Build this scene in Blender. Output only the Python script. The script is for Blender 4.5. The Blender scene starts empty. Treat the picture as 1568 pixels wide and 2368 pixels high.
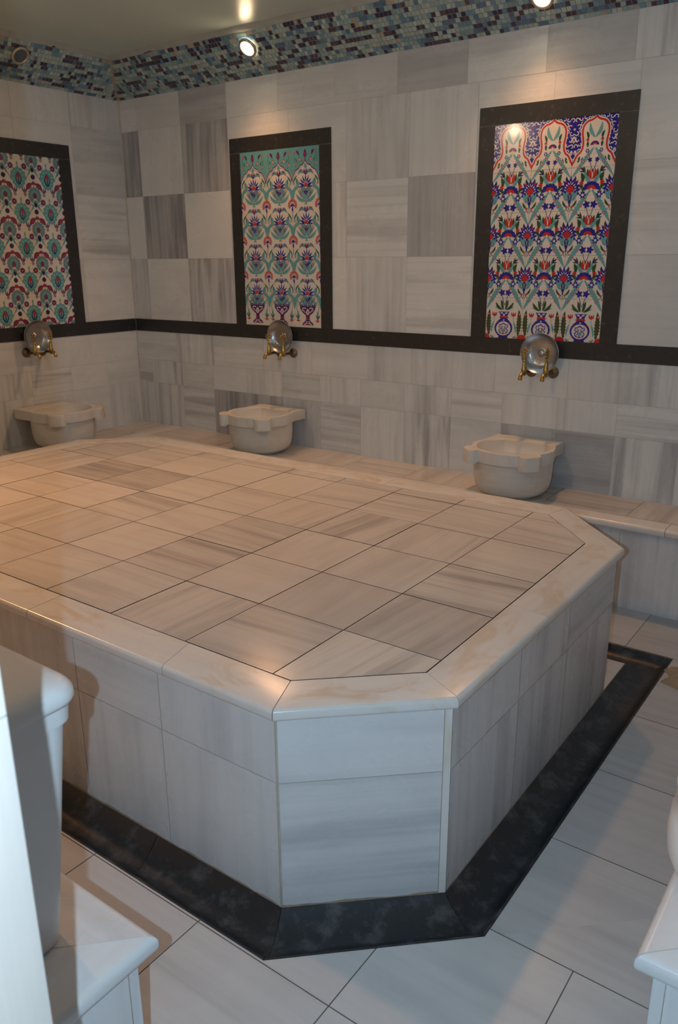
import bpy, bmesh, math, random
from mathutils import Vector, Matrix, Euler
random.seed(7)
C = bpy.context.scene.collection
PI = math.pi

# ------------------------------------------------------------------ measures
XL, YB, ZC = -3.392, 2.213, 2.741           # left wall, back wall, ceiling
XR, YN = 1.365, -1.2996                      # right wall, near wall (inside faces)
ZB = 0.418                                  # bench tops
ZT = 0.569                                  # platform top
ZMOS = 2.541                                # foot of the mosaic cove
BT, BBZ = 1.153, 1.070                      # black band top / bottom

# ------------------------------------------------------------------ helpers
def lin(r, g, b):
    f = lambda c: (c/255/12.92) if c/255 <= 0.04045 else ((c/255+0.055)/1.055)**2.4
    return (f(r), f(g), f(b), 1.0)

class MB:
    """collects faces (with uv, colour, material slot) into ONE mesh object"""
    def __init__(self):
        self.v=[]; self.f=[]; self.uv=[]; self.col=[]; self.mi=[]; self.sm=[]
    def face(self, pts, uv=None, col=(0,0,0,1), mi=0, smooth=False):
        k=len(self.v); self.v+= [tuple(p) for p in pts]
        self.f.append(list(range(k,k+len(pts))))
        self.uv.append(uv if uv else [(0,0)]*len(pts))
        self.col.append(col); self.mi.append(mi); self.sm.append(smooth)
    def box(self, x0,x1,y0,y1,z0,z1, col=(0,0,0,1), mi=0, vdir='h', skip=''):
        A=[(x0,y0,z0),(x1,y0,z0),(x1,y1,z0),(x0,y1,z0),(x0,y0,z1),(x1,y0,z1),(x1,y1,z1),(x0,y1,z1)]
        ox,oy=random.random()*40,random.random()*40
        for n,ids in dict(b=(3,2,1,0),t=(4,5,6,7),f=(0,1,5,4),r=(1,2,6,5),k=(2,3,7,6),l=(3,0,4,7)).items():
            if n in skip: continue
            P=[A[i] for i in ids]
            def uvof(p):
                if n in 'bt': a,c=p[0],p[1]
                elif n in 'fk': a,c=p[0],p[2]
                else: a,c=p[1],p[2]
                return (a+ox,c+oy) if vdir=='h' else (c+ox,a+oy)
            self.face(P,[uvof(p) for p in P],col,mi)
    def grid(self, rings, closed=True, cap0=False, cap1=False, mi=0, col=(0,0,0,1), smooth=True, uvs=1.0):
        """rings: list of equal-length point rings; shared verts"""
        k=len(self.v); n=len(rings[0])
        for r in rings: self.v+=[tuple(p) for p in r]
        m=n if closed else n-1
        for i in range(len(rings)-1):
            for j in range(m):
                a=k+i*n+j; b=k+i*n+(j+1)%n
                self.f.append([a,b,b+n,a+n]); self.uv.append([(j*.03*uvs,i*.03*uvs),((j+1)*.03*uvs,i*.03*uvs),((j+1)*.03*uvs,(i+1)*.03*uvs),(j*.03*uvs,(i+1)*.03*uvs)])
                self.col.append(col); self.mi.append(mi); self.sm.append(smooth)
        for cap,i in ((cap0,0),(cap1,len(rings)-1)):
            if cap:
                ids=[k+i*n+j for j in range(n)]
                if i==0: ids.reverse()
                self.f.append(ids); self.uv.append([(self.v[q][0],self.v[q][1]) for q in ids]); self.col.append(col); self.mi.append(mi); self.sm.append(False)
    def build(self, name, mats, parent=None, bevel=0, merge=False):
        me=bpy.data.meshes.new(name); me.from_pydata(self.v,[],self.f)
        if not isinstance(mats,(list,tuple)): mats=[mats]
        for m in mats: me.materials.append(m)
        ul=me.uv_layers.new(name='vein')
        ul.data.foreach_set('uv',[c for f in self.uv for p in f for c in p[:2]])
        ca=me.color_attributes.new('tint','FLOAT_COLOR','CORNER')
        ca.data.foreach_set('color',[c for k,f in enumerate(self.f) for _ in f for c in self.col[k]])
        me.polygons.foreach_set('material_index',self.mi); me.polygons.foreach_set('use_smooth',self.sm)
        if merge:
            b=bmesh.new(); b.from_mesh(me); bmesh.ops.remove_doubles(b,verts=b.verts,dist=1e-5)
            bmesh.ops.recalc_face_normals(b,faces=b.faces); b.to_mesh(me); b.free()
        me.validate(); me.update()
        o=bpy.data.objects.new(name,me); C.objects.link(o)
        if parent: o.parent=parent
        if bevel:
            md=o.modifiers.new('soft','BEVEL'); md.width=bevel; md.segments=3; md.limit_method='ANGLE'; md.angle_limit=math.radians(40)
        return o

def thing(name, label, cat, loc=(0,0,0), rz=0, group=None):
    o=bpy.data.objects.new(name,None); C.objects.link(o); o.empty_display_size=.05
    o.location=loc; o.rotation_euler=(0,0,rz); o['label']=label; o['category']=cat
    if group: o['group']=group
    return o
def struct(o): o['kind']='structure'; return o
def dup(root, loc, rz, label):
    r=root.copy(); C.objects.link(r); r.location=loc; r.rotation_euler=(0,0,rz); r['label']=label
    for ch in list(root.children):
        c=ch.copy(); C.objects.link(c); c.parent=r
        for g in list(ch.children):
            d=g.copy(); C.objects.link(d); d.parent=c
    return r

def lathe(prof, seg=40, axis='z', org=(0,0,0)):
    """prof: list of (r, h); returns rings"""
    R=[]
    for r,h in prof:
        ring=[]
        for k in range(seg):
            a=2*PI*k/seg
            x,y=max(r,1e-5)*math.cos(a),max(r,1e-5)*math.sin(a)
            p=(x,y,h) if axis=='z' else (x,-h,y)      # 'y': h runs towards -y
            ring.append((p[0]+org[0],p[1]+org[1],p[2]+org[2]))
        R.append(ring)
    return R
def tube(path, rad, seg=14):
    P=[Vector(p) for p in path]; R=[]; up=Vector((1,0,0.013))
    for i,p in enumerate(P):
        t=(P[min(i+1,len(P)-1)]-P[max(i-1,0)]).normalized()
        a=t.cross(up).normalized(); b=t.cross(a).normalized(); r=rad[i] if isinstance(rad,(list,tuple)) else rad
        R.append([p+a*r*math.cos(2*PI*k/seg)+b*r*math.sin(2*PI*k/seg) for k in range(seg)])
    return R
def clip(poly, hp):
    """Sutherland-Hodgman: poly 2D against half planes (nx,ny,c): keep nx*x+ny*y<=c"""
    for nx,ny,c in hp:
        out=[]
        for i,p in enumerate(poly):
            q=poly[(i+1)%len(poly)]; dp=nx*p[0]+ny*p[1]-c; dq=nx*q[0]+ny*q[1]-c
            if dp<=0: out.append(p)
            if dp*dq<0:
                t=dp/(dp-dq); out.append((p[0]+(q[0]-p[0])*t,p[1]+(q[1]-p[1])*t))
        poly=out
        if len(poly)<3: return []
    return poly
def halfplanes(conv, inset=0):
    """convex CCW polygon -> half planes"""
    H=[]
    for i,p in enumerate(conv):
        q=conv[(i+1)%len(conv)]; dx,dy=q[0]-p[0],q[1]-p[1]; L=math.hypot(dx,dy)
        nx,ny=dy/L,-dx/L; H.append((nx,ny,nx*p[0]+ny*p[1]-inset))
    return H
def subtract(poly, conv):
    """poly minus convex CCW polygon -> list of polys"""
    out=[]; rest=poly
    for nx,ny,c in halfplanes(conv):
        o=clip(rest,[(-nx,-ny,-c)])
        if len(o)>=3: out.append(o)
        rest=clip(rest,[(nx,ny,c)])
        if len(rest)<3: break
    return out
def area(p): return abs(sum(p[i][0]*p[(i+1)%len(p)][1]-p[(i+1)%len(p)][0]*p[i][1] for i in range(len(p))))/2

# ------------------------------------------------------------------ materials
def newmat(name):
    m=bpy.data.materials.new(name); m.use_nodes=True; nt=m.node_tree
    b=nt.nodes['Principled BSDF']; return m,nt,b
def N(nt,t,**kw):
    n=nt.nodes.new(t)
    for k,v in kw.items(): setattr(n,k,v)
    return n
def plain(name, col, rough=.4, metal=0, bump=0, bscale=60, var=0, vscale=8, spec=.5):
    m,nt,b=newmat(name); L=nt.links
    b.inputs['Base Color'].default_value=col; b.inputs['Roughness'].default_value=rough; b.inputs['Metallic'].default_value=metal
    b.inputs['Specular IOR Level'].default_value=spec
    tc=N(nt,'ShaderNodeTexCoord')
    if var:
        nz=N(nt,'ShaderNodeTexNoise'); nz.inputs['Scale'].default_value=vscale; nz.inputs['Detail'].default_value=6
        L.new(tc.outputs['Object'],nz.inputs['Vector'])
        mx=N(nt,'ShaderNodeMix',data_type='RGBA')
        mx.inputs[6].default_value=tuple(c*(1-var) for c in col[:3])+(1,); mx.inputs[7].default_value=tuple(min(1,c*(1+var)) for c in col[:3])+(1,)
        L.new(nz.outputs['Fac'],mx.inputs[0]); L.new(mx.outputs[2],b.inputs['Base Color'])
    if bump:
        nb=N(nt,'ShaderNodeTexNoise'); nb.inputs['Scale'].default_value=bscale; nb.inputs['Detail'].default_value=4
        L.new(tc.outputs['Object'],nb.inputs['Vector'])
        bp=N(nt,'ShaderNodeBump'); bp.inputs['Strength'].default_value=bump; bp.inputs['Distance'].default_value=.004
        L.new(nb.outputs['Fac'],bp.inputs['Height']); L.new(bp.outputs['Normal'],b.inputs['Normal'])
    return m
def marble(name, light=(.74,.725,.70), dark=(.27,.28,.31), rough=.22, bump=.012, stainc=(.62,.44,.25)):
    """veined marble: uv 'vein' (u along the vein, v across), tint = (tone, stripe strength, stain)"""
    m,nt,b=newmat(name); L=nt.links
    uv=N(nt,'ShaderNodeUVMap',uv_map='vein'); at=N(nt,'ShaderNodeVertexColor',layer_name='tint')
    sp=N(nt,'ShaderNodeSeparateColor'); L.new(at.outputs['Color'],sp.inputs['Color'])
    def noise(sx,sy,det,dist,rgh=.55):
        mp=N(nt,'ShaderNodeMapping'); mp.inputs['Scale'].default_value=(sx,sy,1); L.new(uv.outputs['UV'],mp.inputs['Vector'])
        nz=N(nt,'ShaderNodeTexNoise'); nz.inputs['Scale'].default_value=1; nz.inputs['Detail'].default_value=det; nz.inputs['Distortion'].default_value=dist; nz.inputs['Roughness'].default_value=rgh
        L.new(mp.outputs['Vector'],nz.inputs['Vector']); return nz.outputs['Fac']
    def ramp(src,a,c):
        r=N(nt,'ShaderNodeMapRange'); r.interpolation_type='SMOOTHSTEP'; r.inputs[1].default_value=a; r.inputs[2].default_value=c; L.new(src,r.inputs[0]); return r.outputs[0]
    def math_(op,a,c):
        n=N(nt,'ShaderNodeMath',operation=op)
        for k,x in enumerate((a,c)):
            if isinstance(x,(int,float)): n.inputs[k].default_value=x
            else: L.new(x,n.inputs[k])
        return n.outputs[0]
    s1=ramp(noise(.9,11,3,.25),.46,.66); s2=ramp(noise(.7,34,4,.2),.42,.72); cl=noise(5,7,3,.6)
    st=math_('ADD',math_('MULTIPLY',s1,.62),math_('MULTIPLY',s2,.38))
    v=math_('ADD',sp.outputs[0],math_('MULTIPLY',st,sp.outputs[1]))
    v=math_('ADD',v,math_('MULTIPLY',math_('SUBTRACT',cl,.5),.28))
    cr=N(nt,'ShaderNodeMix',data_type='RGBA'); cr.clamp_factor=True
    cr.inputs[6].default_value=light+(1,); cr.inputs[7].default_value=dark+(1,); L.new(v,cr.inputs[0])
    sn=ramp(noise(4.2,9,3,1.2,.62),.47,.75)
    m2=N(nt,'ShaderNodeMix',data_type='RGBA'); m2.clamp_factor=True; m2.inputs[7].default_value=stainc+(1,)
    L.new(math_('MULTIPLY',sn,sp.outputs[2]),m2.inputs[0]); L.new(cr.outputs[2],m2.inputs[6]); L.new(m2.outputs[2],b.inputs['Base Color'])
    rr=N(nt,'ShaderNodeMapRange'); rr.inputs[3].default_value=rough*.75; rr.inputs[4].default_value=rough*1.5; L.new(cl,rr.inputs[0]); L.new(rr.outputs[0],b.inputs['Roughness'])
    return m
def blackstone(name, base=(.027,.028,.030), fleck=(.13,.125,.12), rough=.3, wear=.0):
    m,nt,b=newmat(name); L=nt.links; tc=N(nt,'ShaderNodeTexCoord')
    n1=N(nt,'ShaderNodeTexNoise'); n1.inputs['Scale'].default_value=38; n1.inputs['Detail'].default_value=8; n1.inputs['Roughness'].default_value=.7
    n2=N(nt,'ShaderNodeTexNoise'); n2.inputs['Scale'].default_value=13; n2.inputs['Detail'].default_value=9; n2.inputs['Roughness'].default_value=.68; n2.inputs['Distortion'].default_value=.25
    for n in (n1,n2): L.new(tc.outputs['Object'],n.inputs['Vector'])
    r1=N(nt,'ShaderNodeMapRange'); r1.inputs[1].default_value=.56; r1.inputs[2].default_value=.8; L.new(n1.outputs['Fac'],r1.inputs[0])
    m1=N(nt,'ShaderNodeMix',data_type='RGBA'); m1.inputs[6].default_value=base+(1,); m1.inputs[7].default_value=fleck+(1,); L.new(r1.outputs[0],m1.inputs[0])
    r2=N(nt,'ShaderNodeMapRange'); r2.inputs[1].default_value=.5; r2.inputs[2].default_value=.78; r2.inputs[4].default_value=wear; L.new(n2.outputs['Fac'],r2.inputs[0])
    m2=N(nt,'ShaderNodeMix',data_type='RGBA'); m2.inputs[7].default_value=(.16,.165,.175,1); L.new(r2.outputs[0],m2.inputs[0]); L.new(m1.outputs[2],m2.inputs[6])
    L.new(m2.outputs[2],b.inputs['Base Color'])
    r3=N(nt,'ShaderNodeMapRange'); r3.inputs[3].default_value=rough*.8; r3.inputs[4].default_value=rough*1.6; L.new(n2.outputs['Fac'],r3.inputs[0]); L.new(r3.outputs[0],b.inputs['Roughness'])
    return m
def tinted(name, rough=.15, coat=0.0, mul=1.0):
    """colour straight from the 'tint' attribute (glazed tile, mosaic)"""
    m,nt,b=newmat(name); L=nt.links
    at=N(nt,'ShaderNodeVertexColor',layer_name='tint')
    tc=N(nt,'ShaderNodeTexCoord'); nz=N(nt,'ShaderNodeTexNoise'); nz.inputs['Scale'].default_value=30; L.new(tc.outputs['Object'],nz.inputs['Vector'])
    mr=N(nt,'ShaderNodeMapRange'); mr.inputs[3].default_value=.88*mul; mr.inputs[4].default_value=1.08*mul; L.new(nz.outputs['Fac'],mr.inputs[0])
    mx=N(nt,'ShaderNodeMix',data_type='RGBA',blend_type='MULTIPLY'); mx.inputs[0].default_value=1; L.new(at.outputs['Color'],mx.inputs[6]); L.new(mr.outputs[0],mx.inputs[7])
    L.new(mx.outputs[2],b.inputs['Base Color']); b.inputs['Roughness'].default_value=rough; b.inputs['Coat Weight'].default_value=coat; b.inputs['Coat Roughness'].default_value=.05
    return m
def emit(name, col, s):
    m,nt,b=newmat(name); b.inputs['Base Color'].default_value=(.8,.8,.8,1); b.inputs['Emission Color'].default_value=col; b.inputs['Emission Strength'].default_value=s
    return m

M=dict(
 wall=marble('wall_marble',light=(.755,.785,.80),rough=.26),
 floor=marble('floor_marble',light=(.60,.605,.61),rough=.3),
 top=marble('platform_marble',light=(.74,.70,.655),dark=(.30,.27,.26),rough=.17,bump=.02),
 edge=marble('edge_marble',light=(.78,.77,.75),rough=.2,bump=.02),
 clad=marble('cladding_marble',light=(.76,.775,.785),dark=(.29,.31,.36),rough=.24),
 basin=marble('basin_marble',light=(.76,.735,.69),dark=(.38,.37,.36),rough=.4,bump=.12,stainc=(.55,.45,.28)),
 jamb=marble('jamb_marble',light=(.86,.76,.68),dark=(.44,.43,.43),rough=.4),
 grout=plain('pale_grout',(.50,.46,.40,1),.8,var=.25,vscale=20),
 grime=plain('warm_grout',(.42,.33,.24,1),.8,var=.5,vscale=30),
 dgrout=plain('dark_grout',(.035,.03,.027,1),.7),
 fgrout=plain('floor_grout',(.16,.14,.12,1),.8,var=.4,vscale=12),
 black=blackstone('black_marble'),  # base colour lifted to stand in for haze over the blacks
 drain=blackstone('drain_stone',base=(.017,.021,.026),fleck=(.075,.085,.095),rough=.34,wear=.75),
 glaze=tinted('painted_glaze',.16,.15),
 mosaic=tinted('glass_mosaic',.22,.2),
 mgrout=plain('mosaic_grout',(.42,.36,.28,1),.85,var=.3,vscale=15,bump=.4),
 ceil=plain('ceiling_paint',(.56,.68,.64,1),.32,var=.08,vscale=3,bump=.12,bscale=4),
 plaster=plain('cornice_plaster',(.42,.47,.46,1),.6,var=.2,vscale=12,bump=.5,bscale=30),
 brass=plain('brass',(.52,.35,.11,1),.34,1,var=.25,vscale=40),
 bronze=plain('dull_brass',(.22,.17,.11,1),.5,.9,var=.35,vscale=40),
 tin=plain('tinned_metal',(.50,.52,.55,1),.30,1,var=.25,vscale=18,bump=.06,bscale=25),
 tubp=plain('bright_white_plastic',(.92,.90,.87,1),.3),
 plastic=plain('white_plastic',(.74,.75,.755,1),.35,bump=.03,bscale=200),
 chrome=plain('lamp_ring_metal',(.6,.55,.45,1),.3,1),
 socket=plain('dead_lamp_glass',(.09,.12,.15,1),.35,0),
 bulb=emit('lamp_glow',(1,.72,.42,1),60.0),
 cement=plain('cement_patch',(.33,.28,.21,1),.9,var=.5,vscale=18,bump=1,bscale=40),
)
LAMP_W=dict(b=38,l=150,n=24,r=32); FLASH_W=60; EXPO=0.0

# ------------------------------------------------------------------ walls
ROWS_UP=[(BT,1.553),(1.553,1.949),(1.949,2.349),(2.349,ZMOS+.03)]
def slab_wall(mb, to3, rects, gap=.0007, mi=0):
    for (a0,a1,z0,z1,tone,d,st,stain) in rects:
        a0+=gap;a1-=gap;z0+=gap;z1-=gap
        P=[(a0,z0),(a1,z0),(a1,z1),(a0,z1)]; ox,oy=random.random()*60,random.random()*60
        sk=random.uniform(-.02,.02)
        uv=[((a+ox,z+oy+a*sk) if d=='h' else (z+ox,a+oy+z*sk)) for a,z in P]
        mb.face([to3(a,z) for a,z in P],uv,(tone,st,stain,1),mi)
def row(joints, z0, z1, over, dflt=None):
    out=[]
    for a0,a1 in zip(joints[:-1],joints[1:]):
        mid=(a0+a1)/2; hit=None
        for (oa,t,d,s) in over:
            if a0<=oa<=a1: hit=(t,d,s)
        if not hit:
            hit=(random.uniform(0,.22),random.choice('hvv'),random.uniform(.15,.5)) if not dflt else dflt()
        out.append((a0,a1,z0,z1,hit[0],hit[1],hit[2],0.0))
    return out
def frange(a,b,s,start):
    J=[a]; x=start
    while x<b-.03:
        if x>a+.03: J.append(x)
        x+=s
    return J+[b]
# back wall slabs (a = x)
J4=frange(XL,XR,.3985,-2.83-.3985); J30=frange(XL,XR,.2985,-3.25)
R=[]
R+=row(J4,2.349,ZMOS+.03,[(-3.1,.22,'h',.1),(-2.63,.50,'h',.3),(-2.23,.1,'h',.12),(-1.83,.2,'h',.3),(-1.43,.28,'h',.25),(-1.04,.5,'h',.2),(-.65,.08,'h',.35),(-.25,.44,'h',.2),(.15,.12,'v',.6),(.5,.2,'h',.2)])
J=[XL,-3.222,-2.828,-2.43,-1.96,-1.556,-1.16,-.772,-.39,-.006,.40,.80,XR]
R+=row(J,1.949,2.349,[(-3.3,.62,'v',.45),(-3.0,.12,'v',.12),(-2.6,.50,'v',.6),(-2.2,.1,'h',.1),(-1.75,.12,'h',.12),(-1.36,.22,'v',.35),(-.95,.14,'v',.25),(-.6,.1,'h',.3),(-.2,.12,'h',.25),(.2,.14,'h',.15)])
R+=row(J,1.553,1.949,[(-3.3,.08,'v',.1),(-3.0,.66,'v',.65),(-2.6,.02,'h',.04),(-1.75,.05,'v',.5),(-1.36,.06,'h',.5),(-.95,.56,'v',.4),(-.6,.1,'h',.2),(.2,.12,'h',.3)])
R+=row(J,BT-.03,1.553,[(-3.3,.3,'v',.4),(-3.0,.08,'h',.12),(-2.6,.34,'v',.7),(-1.75,.02,'h',.05),(-1.36,.1,'v',.45),(-.95,.05,'h',.5),(-.6,.1,'h',.2),(.2,.22,'h',.12)])
J=[XL,-2.993,-2.638,-2.21,-1.818,-1.408,-1.022,-.613,-.222,.178,.58,.98,XR]
R+=row(J,.874,BBZ+.02,[(-3.2,.1,'h',.4),(-2.8,.05,'v',.7),(-2.4,.06,'h',.35),(-2.0,.1,'v',.2),(-1.6,.08,'h',.2),(-1.2,.14,'v',.4),(-.8,.12,'v',.25),(-.4,.08,'h',.1),(0,.2,'v',.35),(.3,.1,'v',.6)])
R+=row(J30,.715,.874,[(-3.3,.1,'h',.9),(-3.05,.1,'v',.6),(-2.8,.16,'h',.3),(-2.5,.0,'h',.2),(-2.2,.06,'v',.3),(-1.9,.18,'h',.3),(-1.6,.06,'v',.3),(-1.3,.16,'h',.15),(-1.0,.08,'v',.6),(-.7,.06,'h',.5),(-.42,.05,'v',.35),(-.1,.12,'v',.3),(.2,.05,'h',.6)])
R+=row(J30,.40,.715,[(-3.3,.1,'v',.4),(-3.05,.12,'v',.6),(-2.8,.05,'h',.75),(-2.5,.62,'v',.6),(-2.2,.5,'v',.5),(-1.9,.36,'v',.3),(-1.6,.12,'h',.75),(-1.3,.0,'v',.35),(-1.0,.1,'v',.95),(-.7,.08,'h',.2),(-.42,.48,'v',.35),(-.1,.55,'h',.35),(.2,.06,'v',.8),(.42,.05,'v',.8)])
mb=MB()
mb.box(XL-.12,XR+.12,YB+.0007,YB+.12,-.05,ZC+.1,mi=1)
slab_wall(mb,lambda a,z:(a,YB,z),R)
struct(mb.build('wall_back',[M['wall'],M['grout']]))
# left wall slabs (a = y), facing +x
Y0=YN-.02
R=[]
Jl=frange(Y0,YB,.405,1.815-.405*8); Jl30=frange(Y0,YB,.299,1.932-.299*11)
R+=row(Jl,2.349,ZMOS+.03,[(2.0,.12,'v',.5),(1.6,.1,'v',.12),(1.2,.14,'h',.2)])
R+=row(Jl,1.949,2.349,[(2.0,.22,'h',.3),(1.6,.08,'h',.1),(1.2,.1,'h',.1)])
R+=row(Jl,1.553,1.949,[(2.0,.05,'h',.55)])
R+=row(Jl,BT-.03,1.553,[(2.0,.06,'h',.15)])
R+=row(frange(Y0,YB,.405,1.808-.405*8),.874,BBZ+.02,[(2.0,.08,'h',.12),(1.6,.1,'v',.15),(1.2,.12,'h',.3)])
R+=row(Jl30,.715,.874,[(2.1,.08,'h',.25),(1.8,.05,'h',.1),(1.5,.06,'h',.75),(1.2,.1,'v',.6)])
R+=row(Jl30,.40,.715,[(2.1,.14,'v',.35),(1.8,.08,'h',.12),(1.5,.05,'h',.7),(1.2,.1,'v',.7)])
mb=MB(); mb.box(XL-.12,XL-.0007,Y0-.2,YB+.0007,-.05,ZC+.1,mi=1)
slab_wall(mb,lambda a,z:(XL,a,z),[r for r in R]); 
for i in range(len(mb.f)-1,5,-1): pass
struct(mb.build('wall_left',[M['wall'],M['grout']]))
def plain_wall(name, to3, a0, a1, boxargs, z0=-.02):
    mb=MB(); mb.box(*boxargs,mi=1)
    for (za,zb_) in ((z0,.418),(.418,.8),(.8,1.2),(1.2,1.6),(1.6,2.0),(2.0,2.4),(2.4,ZC)):
        slab_wall(mb,to3,row(frange(a0,a1,.4,a0),za,zb_,[]))
    return mb
struct(plain_wall('wall_right',lambda a,z:(XR,a,z),-.52,YB,(XR+.0016,XR+.12,-.52,YB,-.05,ZC+.1)).build('wall_right',[M['wall'],M['grout']]))
# near wall: pier beside the doorway the view is taken through
XJ=.5414; YJ=YN-.28
mb=plain_wall('wall_front',lambda a,z:(a,YN,z),XL,XJ,(XL-.12,XJ-.0016,YJ,YN-.0016,-.05,ZC+.1))
for k,(z0,z1) in enumerate(((-.02,.30),(.30,.72),(.72,1.13),(1.13,1.55),(1.55,1.95),(1.95,2.35),(2.35,ZC))):
    P=[(YJ,z0+.001),(YN,z0+.001),(YN,z1-.001),(YJ,z1-.001)]; ox=k*3.1
    mb.face([(XJ,a,z) for a,z in P],[(z*1.0+ox,a*1.0+ox) for a,z in P],(.0,.42,0,1),2)
struct(mb.build('wall_front',[M['wall'],M['grout'],M['jamb']]))

# black marble bands
def band(name, segs):
    mb=MB()
    for (x0,x1,y0,y1) in segs: mb.box(x0,x1,y0,y1,BBZ,BT)
    return struct(mb.build(name,M['black'],bevel=.0012))
xs=[XL+.0045,-2.42,-1.045,-.10,XR]
band('trim_1',[(a+.0008,b-.0008,YB-.004,YB+.004) for a,b in zip(xs[:-1],xs[1:])])
ys=[YN,-.2,1.316,YB-.0045]
band('trim_2',[(XL-.004,XL+.004,a+.0008,b-.0008) for a,b in zip(ys[:-1],ys[1:])])
# slim pale joint strip in the corner of the two tiled walls
mb=MB(); mb.face([(XL,YB-.007,ZB),(XL+.007,YB,ZB),(XL+.007,YB,ZMOS),(XL,YB-.007,ZMOS)])
struct(mb.build('trim_3',M['grout']))

# ------------------------------------------------------------------ ceiling + mosaic cove
CV=ZC-ZMOS
mb=MB()
mb.box(XL-.12,XR+.12,YJ,YB+.12,ZC,ZC+.1)
# hand-trowelled ceiling skin inside the cove ring with a ragged plaster lip
struct(mb.build('ceiling',M['ceil']))
mb=MB()
for (A,B) in (((XL+CV,YB-CV),(XR-CV,YB-CV)),((XL+CV,YN+CV),(XL+CV,YB-CV))):
    n=90; rings=[]
    for k in range(n+1):
        t=k/n; px=A[0]+(B[0]-A[0])*t; py=A[1]+(B[1]-A[1])*t
        inx,iny=(0,-1) if A[1]==B[1] else (1,0)
        r=.012+.005*math.sin(k*.9)+random.uniform(-.002,.002); zz=-.010-.004*math.sin(k*.53+1)+random.uniform(-.002,.002)
        rings.append([(px-inx*.012,py-iny*.012,ZC-.014+zz*.6),(px+inx*.006,py+iny*.006,ZC+zz),(px+inx*(r+.012),py+iny*(r+.012),ZC+zz*.25),(px+inx*(r+.03),py+iny*(r+.03),ZC+.002)])
    mb.grid(rings,closed=False)
struct(mb.build('trim_8',M['plaster']))
PAL=[(lin(168,192,190),.32),(lin(138,174,184),.22),(lin(104,148,174),.14),(lin(78,118,154),.10),(lin(52,50,82),.15),(lin(76,64,86),.07)]
def pal(prev):
    if prev is not None and random.random()<.32: return prev
    r=random.random(); s=0
    for c,w in PAL:
        s+=w
        if r<=s: return c
    return PAL[0][0]
def cove(name, A, ex, inn, L, ruin=True):
    """A: foot corner; ex: direction along the wall; inn: direction into the room"""
    mb=MB()
    def P(a,s,o=0):     # a along, s up the slope (0..SL), o = lift off the slope
        w=s*CV/SL; nrm=.7071*o; bow=.012*math.sin(PI*s/SL)+.004*math.sin(a*3.1)*math.sin(PI*s/SL)
        h=w+nrm+bow*.7; z=ZMOS+w-nrm-bow*.7
        return (A[0]+ex[0]*a+inn[0]*h, A[1]+ex[1]*a+inn[1]*h, z)
    SL=CV*math.sqrt(2); st=.0236; nr=12; m=24
    for i in range(m):
        for q in range(6):
            s0,s1=SL*q/6,SL*(q+1)/6
            f=lambda t,s:(s*CV/SL)+(L-2*s*CV/SL)*t
            mb.face([P(f(i/m,s0),s0),P(f((i+1)/m,s0),s0),P(f((i+1)/m,s1),s1),P(f(i/m,s1),s1)],mi=1)
    for r in range(nr):
        prev=None; s0=SL*r/nr; sa,sb=s0+.0013,s0+SL/nr-.0013
        lo=sb*CV/SL+.004; a=lo+random.uniform(0,.01)
        while a+st<L-lo:
            edge=.01 if r<nr-1 else .45
            if r==nr-2: edge=.12
            if random.random()>edge:
                prev=pal(prev); j=random.uniform(.8,1.15); c=tuple(min(1,x*j) for x in prev[:3])+(1,)
                d=[random.uniform(-.0009,.0009) for _ in range(4)]; o=.0016+random.uniform(0,.0012)
                mb.face([P(a+.0013+d[0],sa,o),P(a+st-.0013+d[1],sa,o),P(a+st-.0013+d[2],sb,o),P(a+.0013+d[3],sb,o)],None,c,0)
            a+=st
    return struct(mb.build(name,[M['mosaic'],M['mgrout']]))
cove('trim_4',(XL,YB),(1,0),(0,-1),XR-XL)
cove('trim_5',(XL,YN),(0,1),(1,0),YB-YN)
cove('trim_6',(XL,YN),(1,0),(0,1),XR-XL)
cove('trim_7',(XR,YN),(0,1),(-1,0),YB-YN)

# ------------------------------------------------------------------ platform outlines (CCW, from the front-left round)
FOOT=[(-2.33,-.441),(.123,-.441),(.430,-.160),(.430,1.058),(.098,1.400),(-2.33,1.400),(-2.64,1.10),(-2.64,-.15)]
OUTER=[(-2.344,-.459),(.130,-.459),(.448,-.166),(.448,1.072),(.108,1.417),(-2.344,1.417),(-2.658,1.112),(-2.658,-.16)]
INNER=[(-2.29,-.328),(.078,-.328),(.325,-.103),(.318,1.038),(.080,1.285),(-2.29,1.285),(-2.526,1.055),(-2.526,-.10)]
GUT=[(-2.40,-.587),(.190,-.587),(.574,-.228),(.574,1.470),(-2.40,1.470),(-2.40,1.46)]

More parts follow.
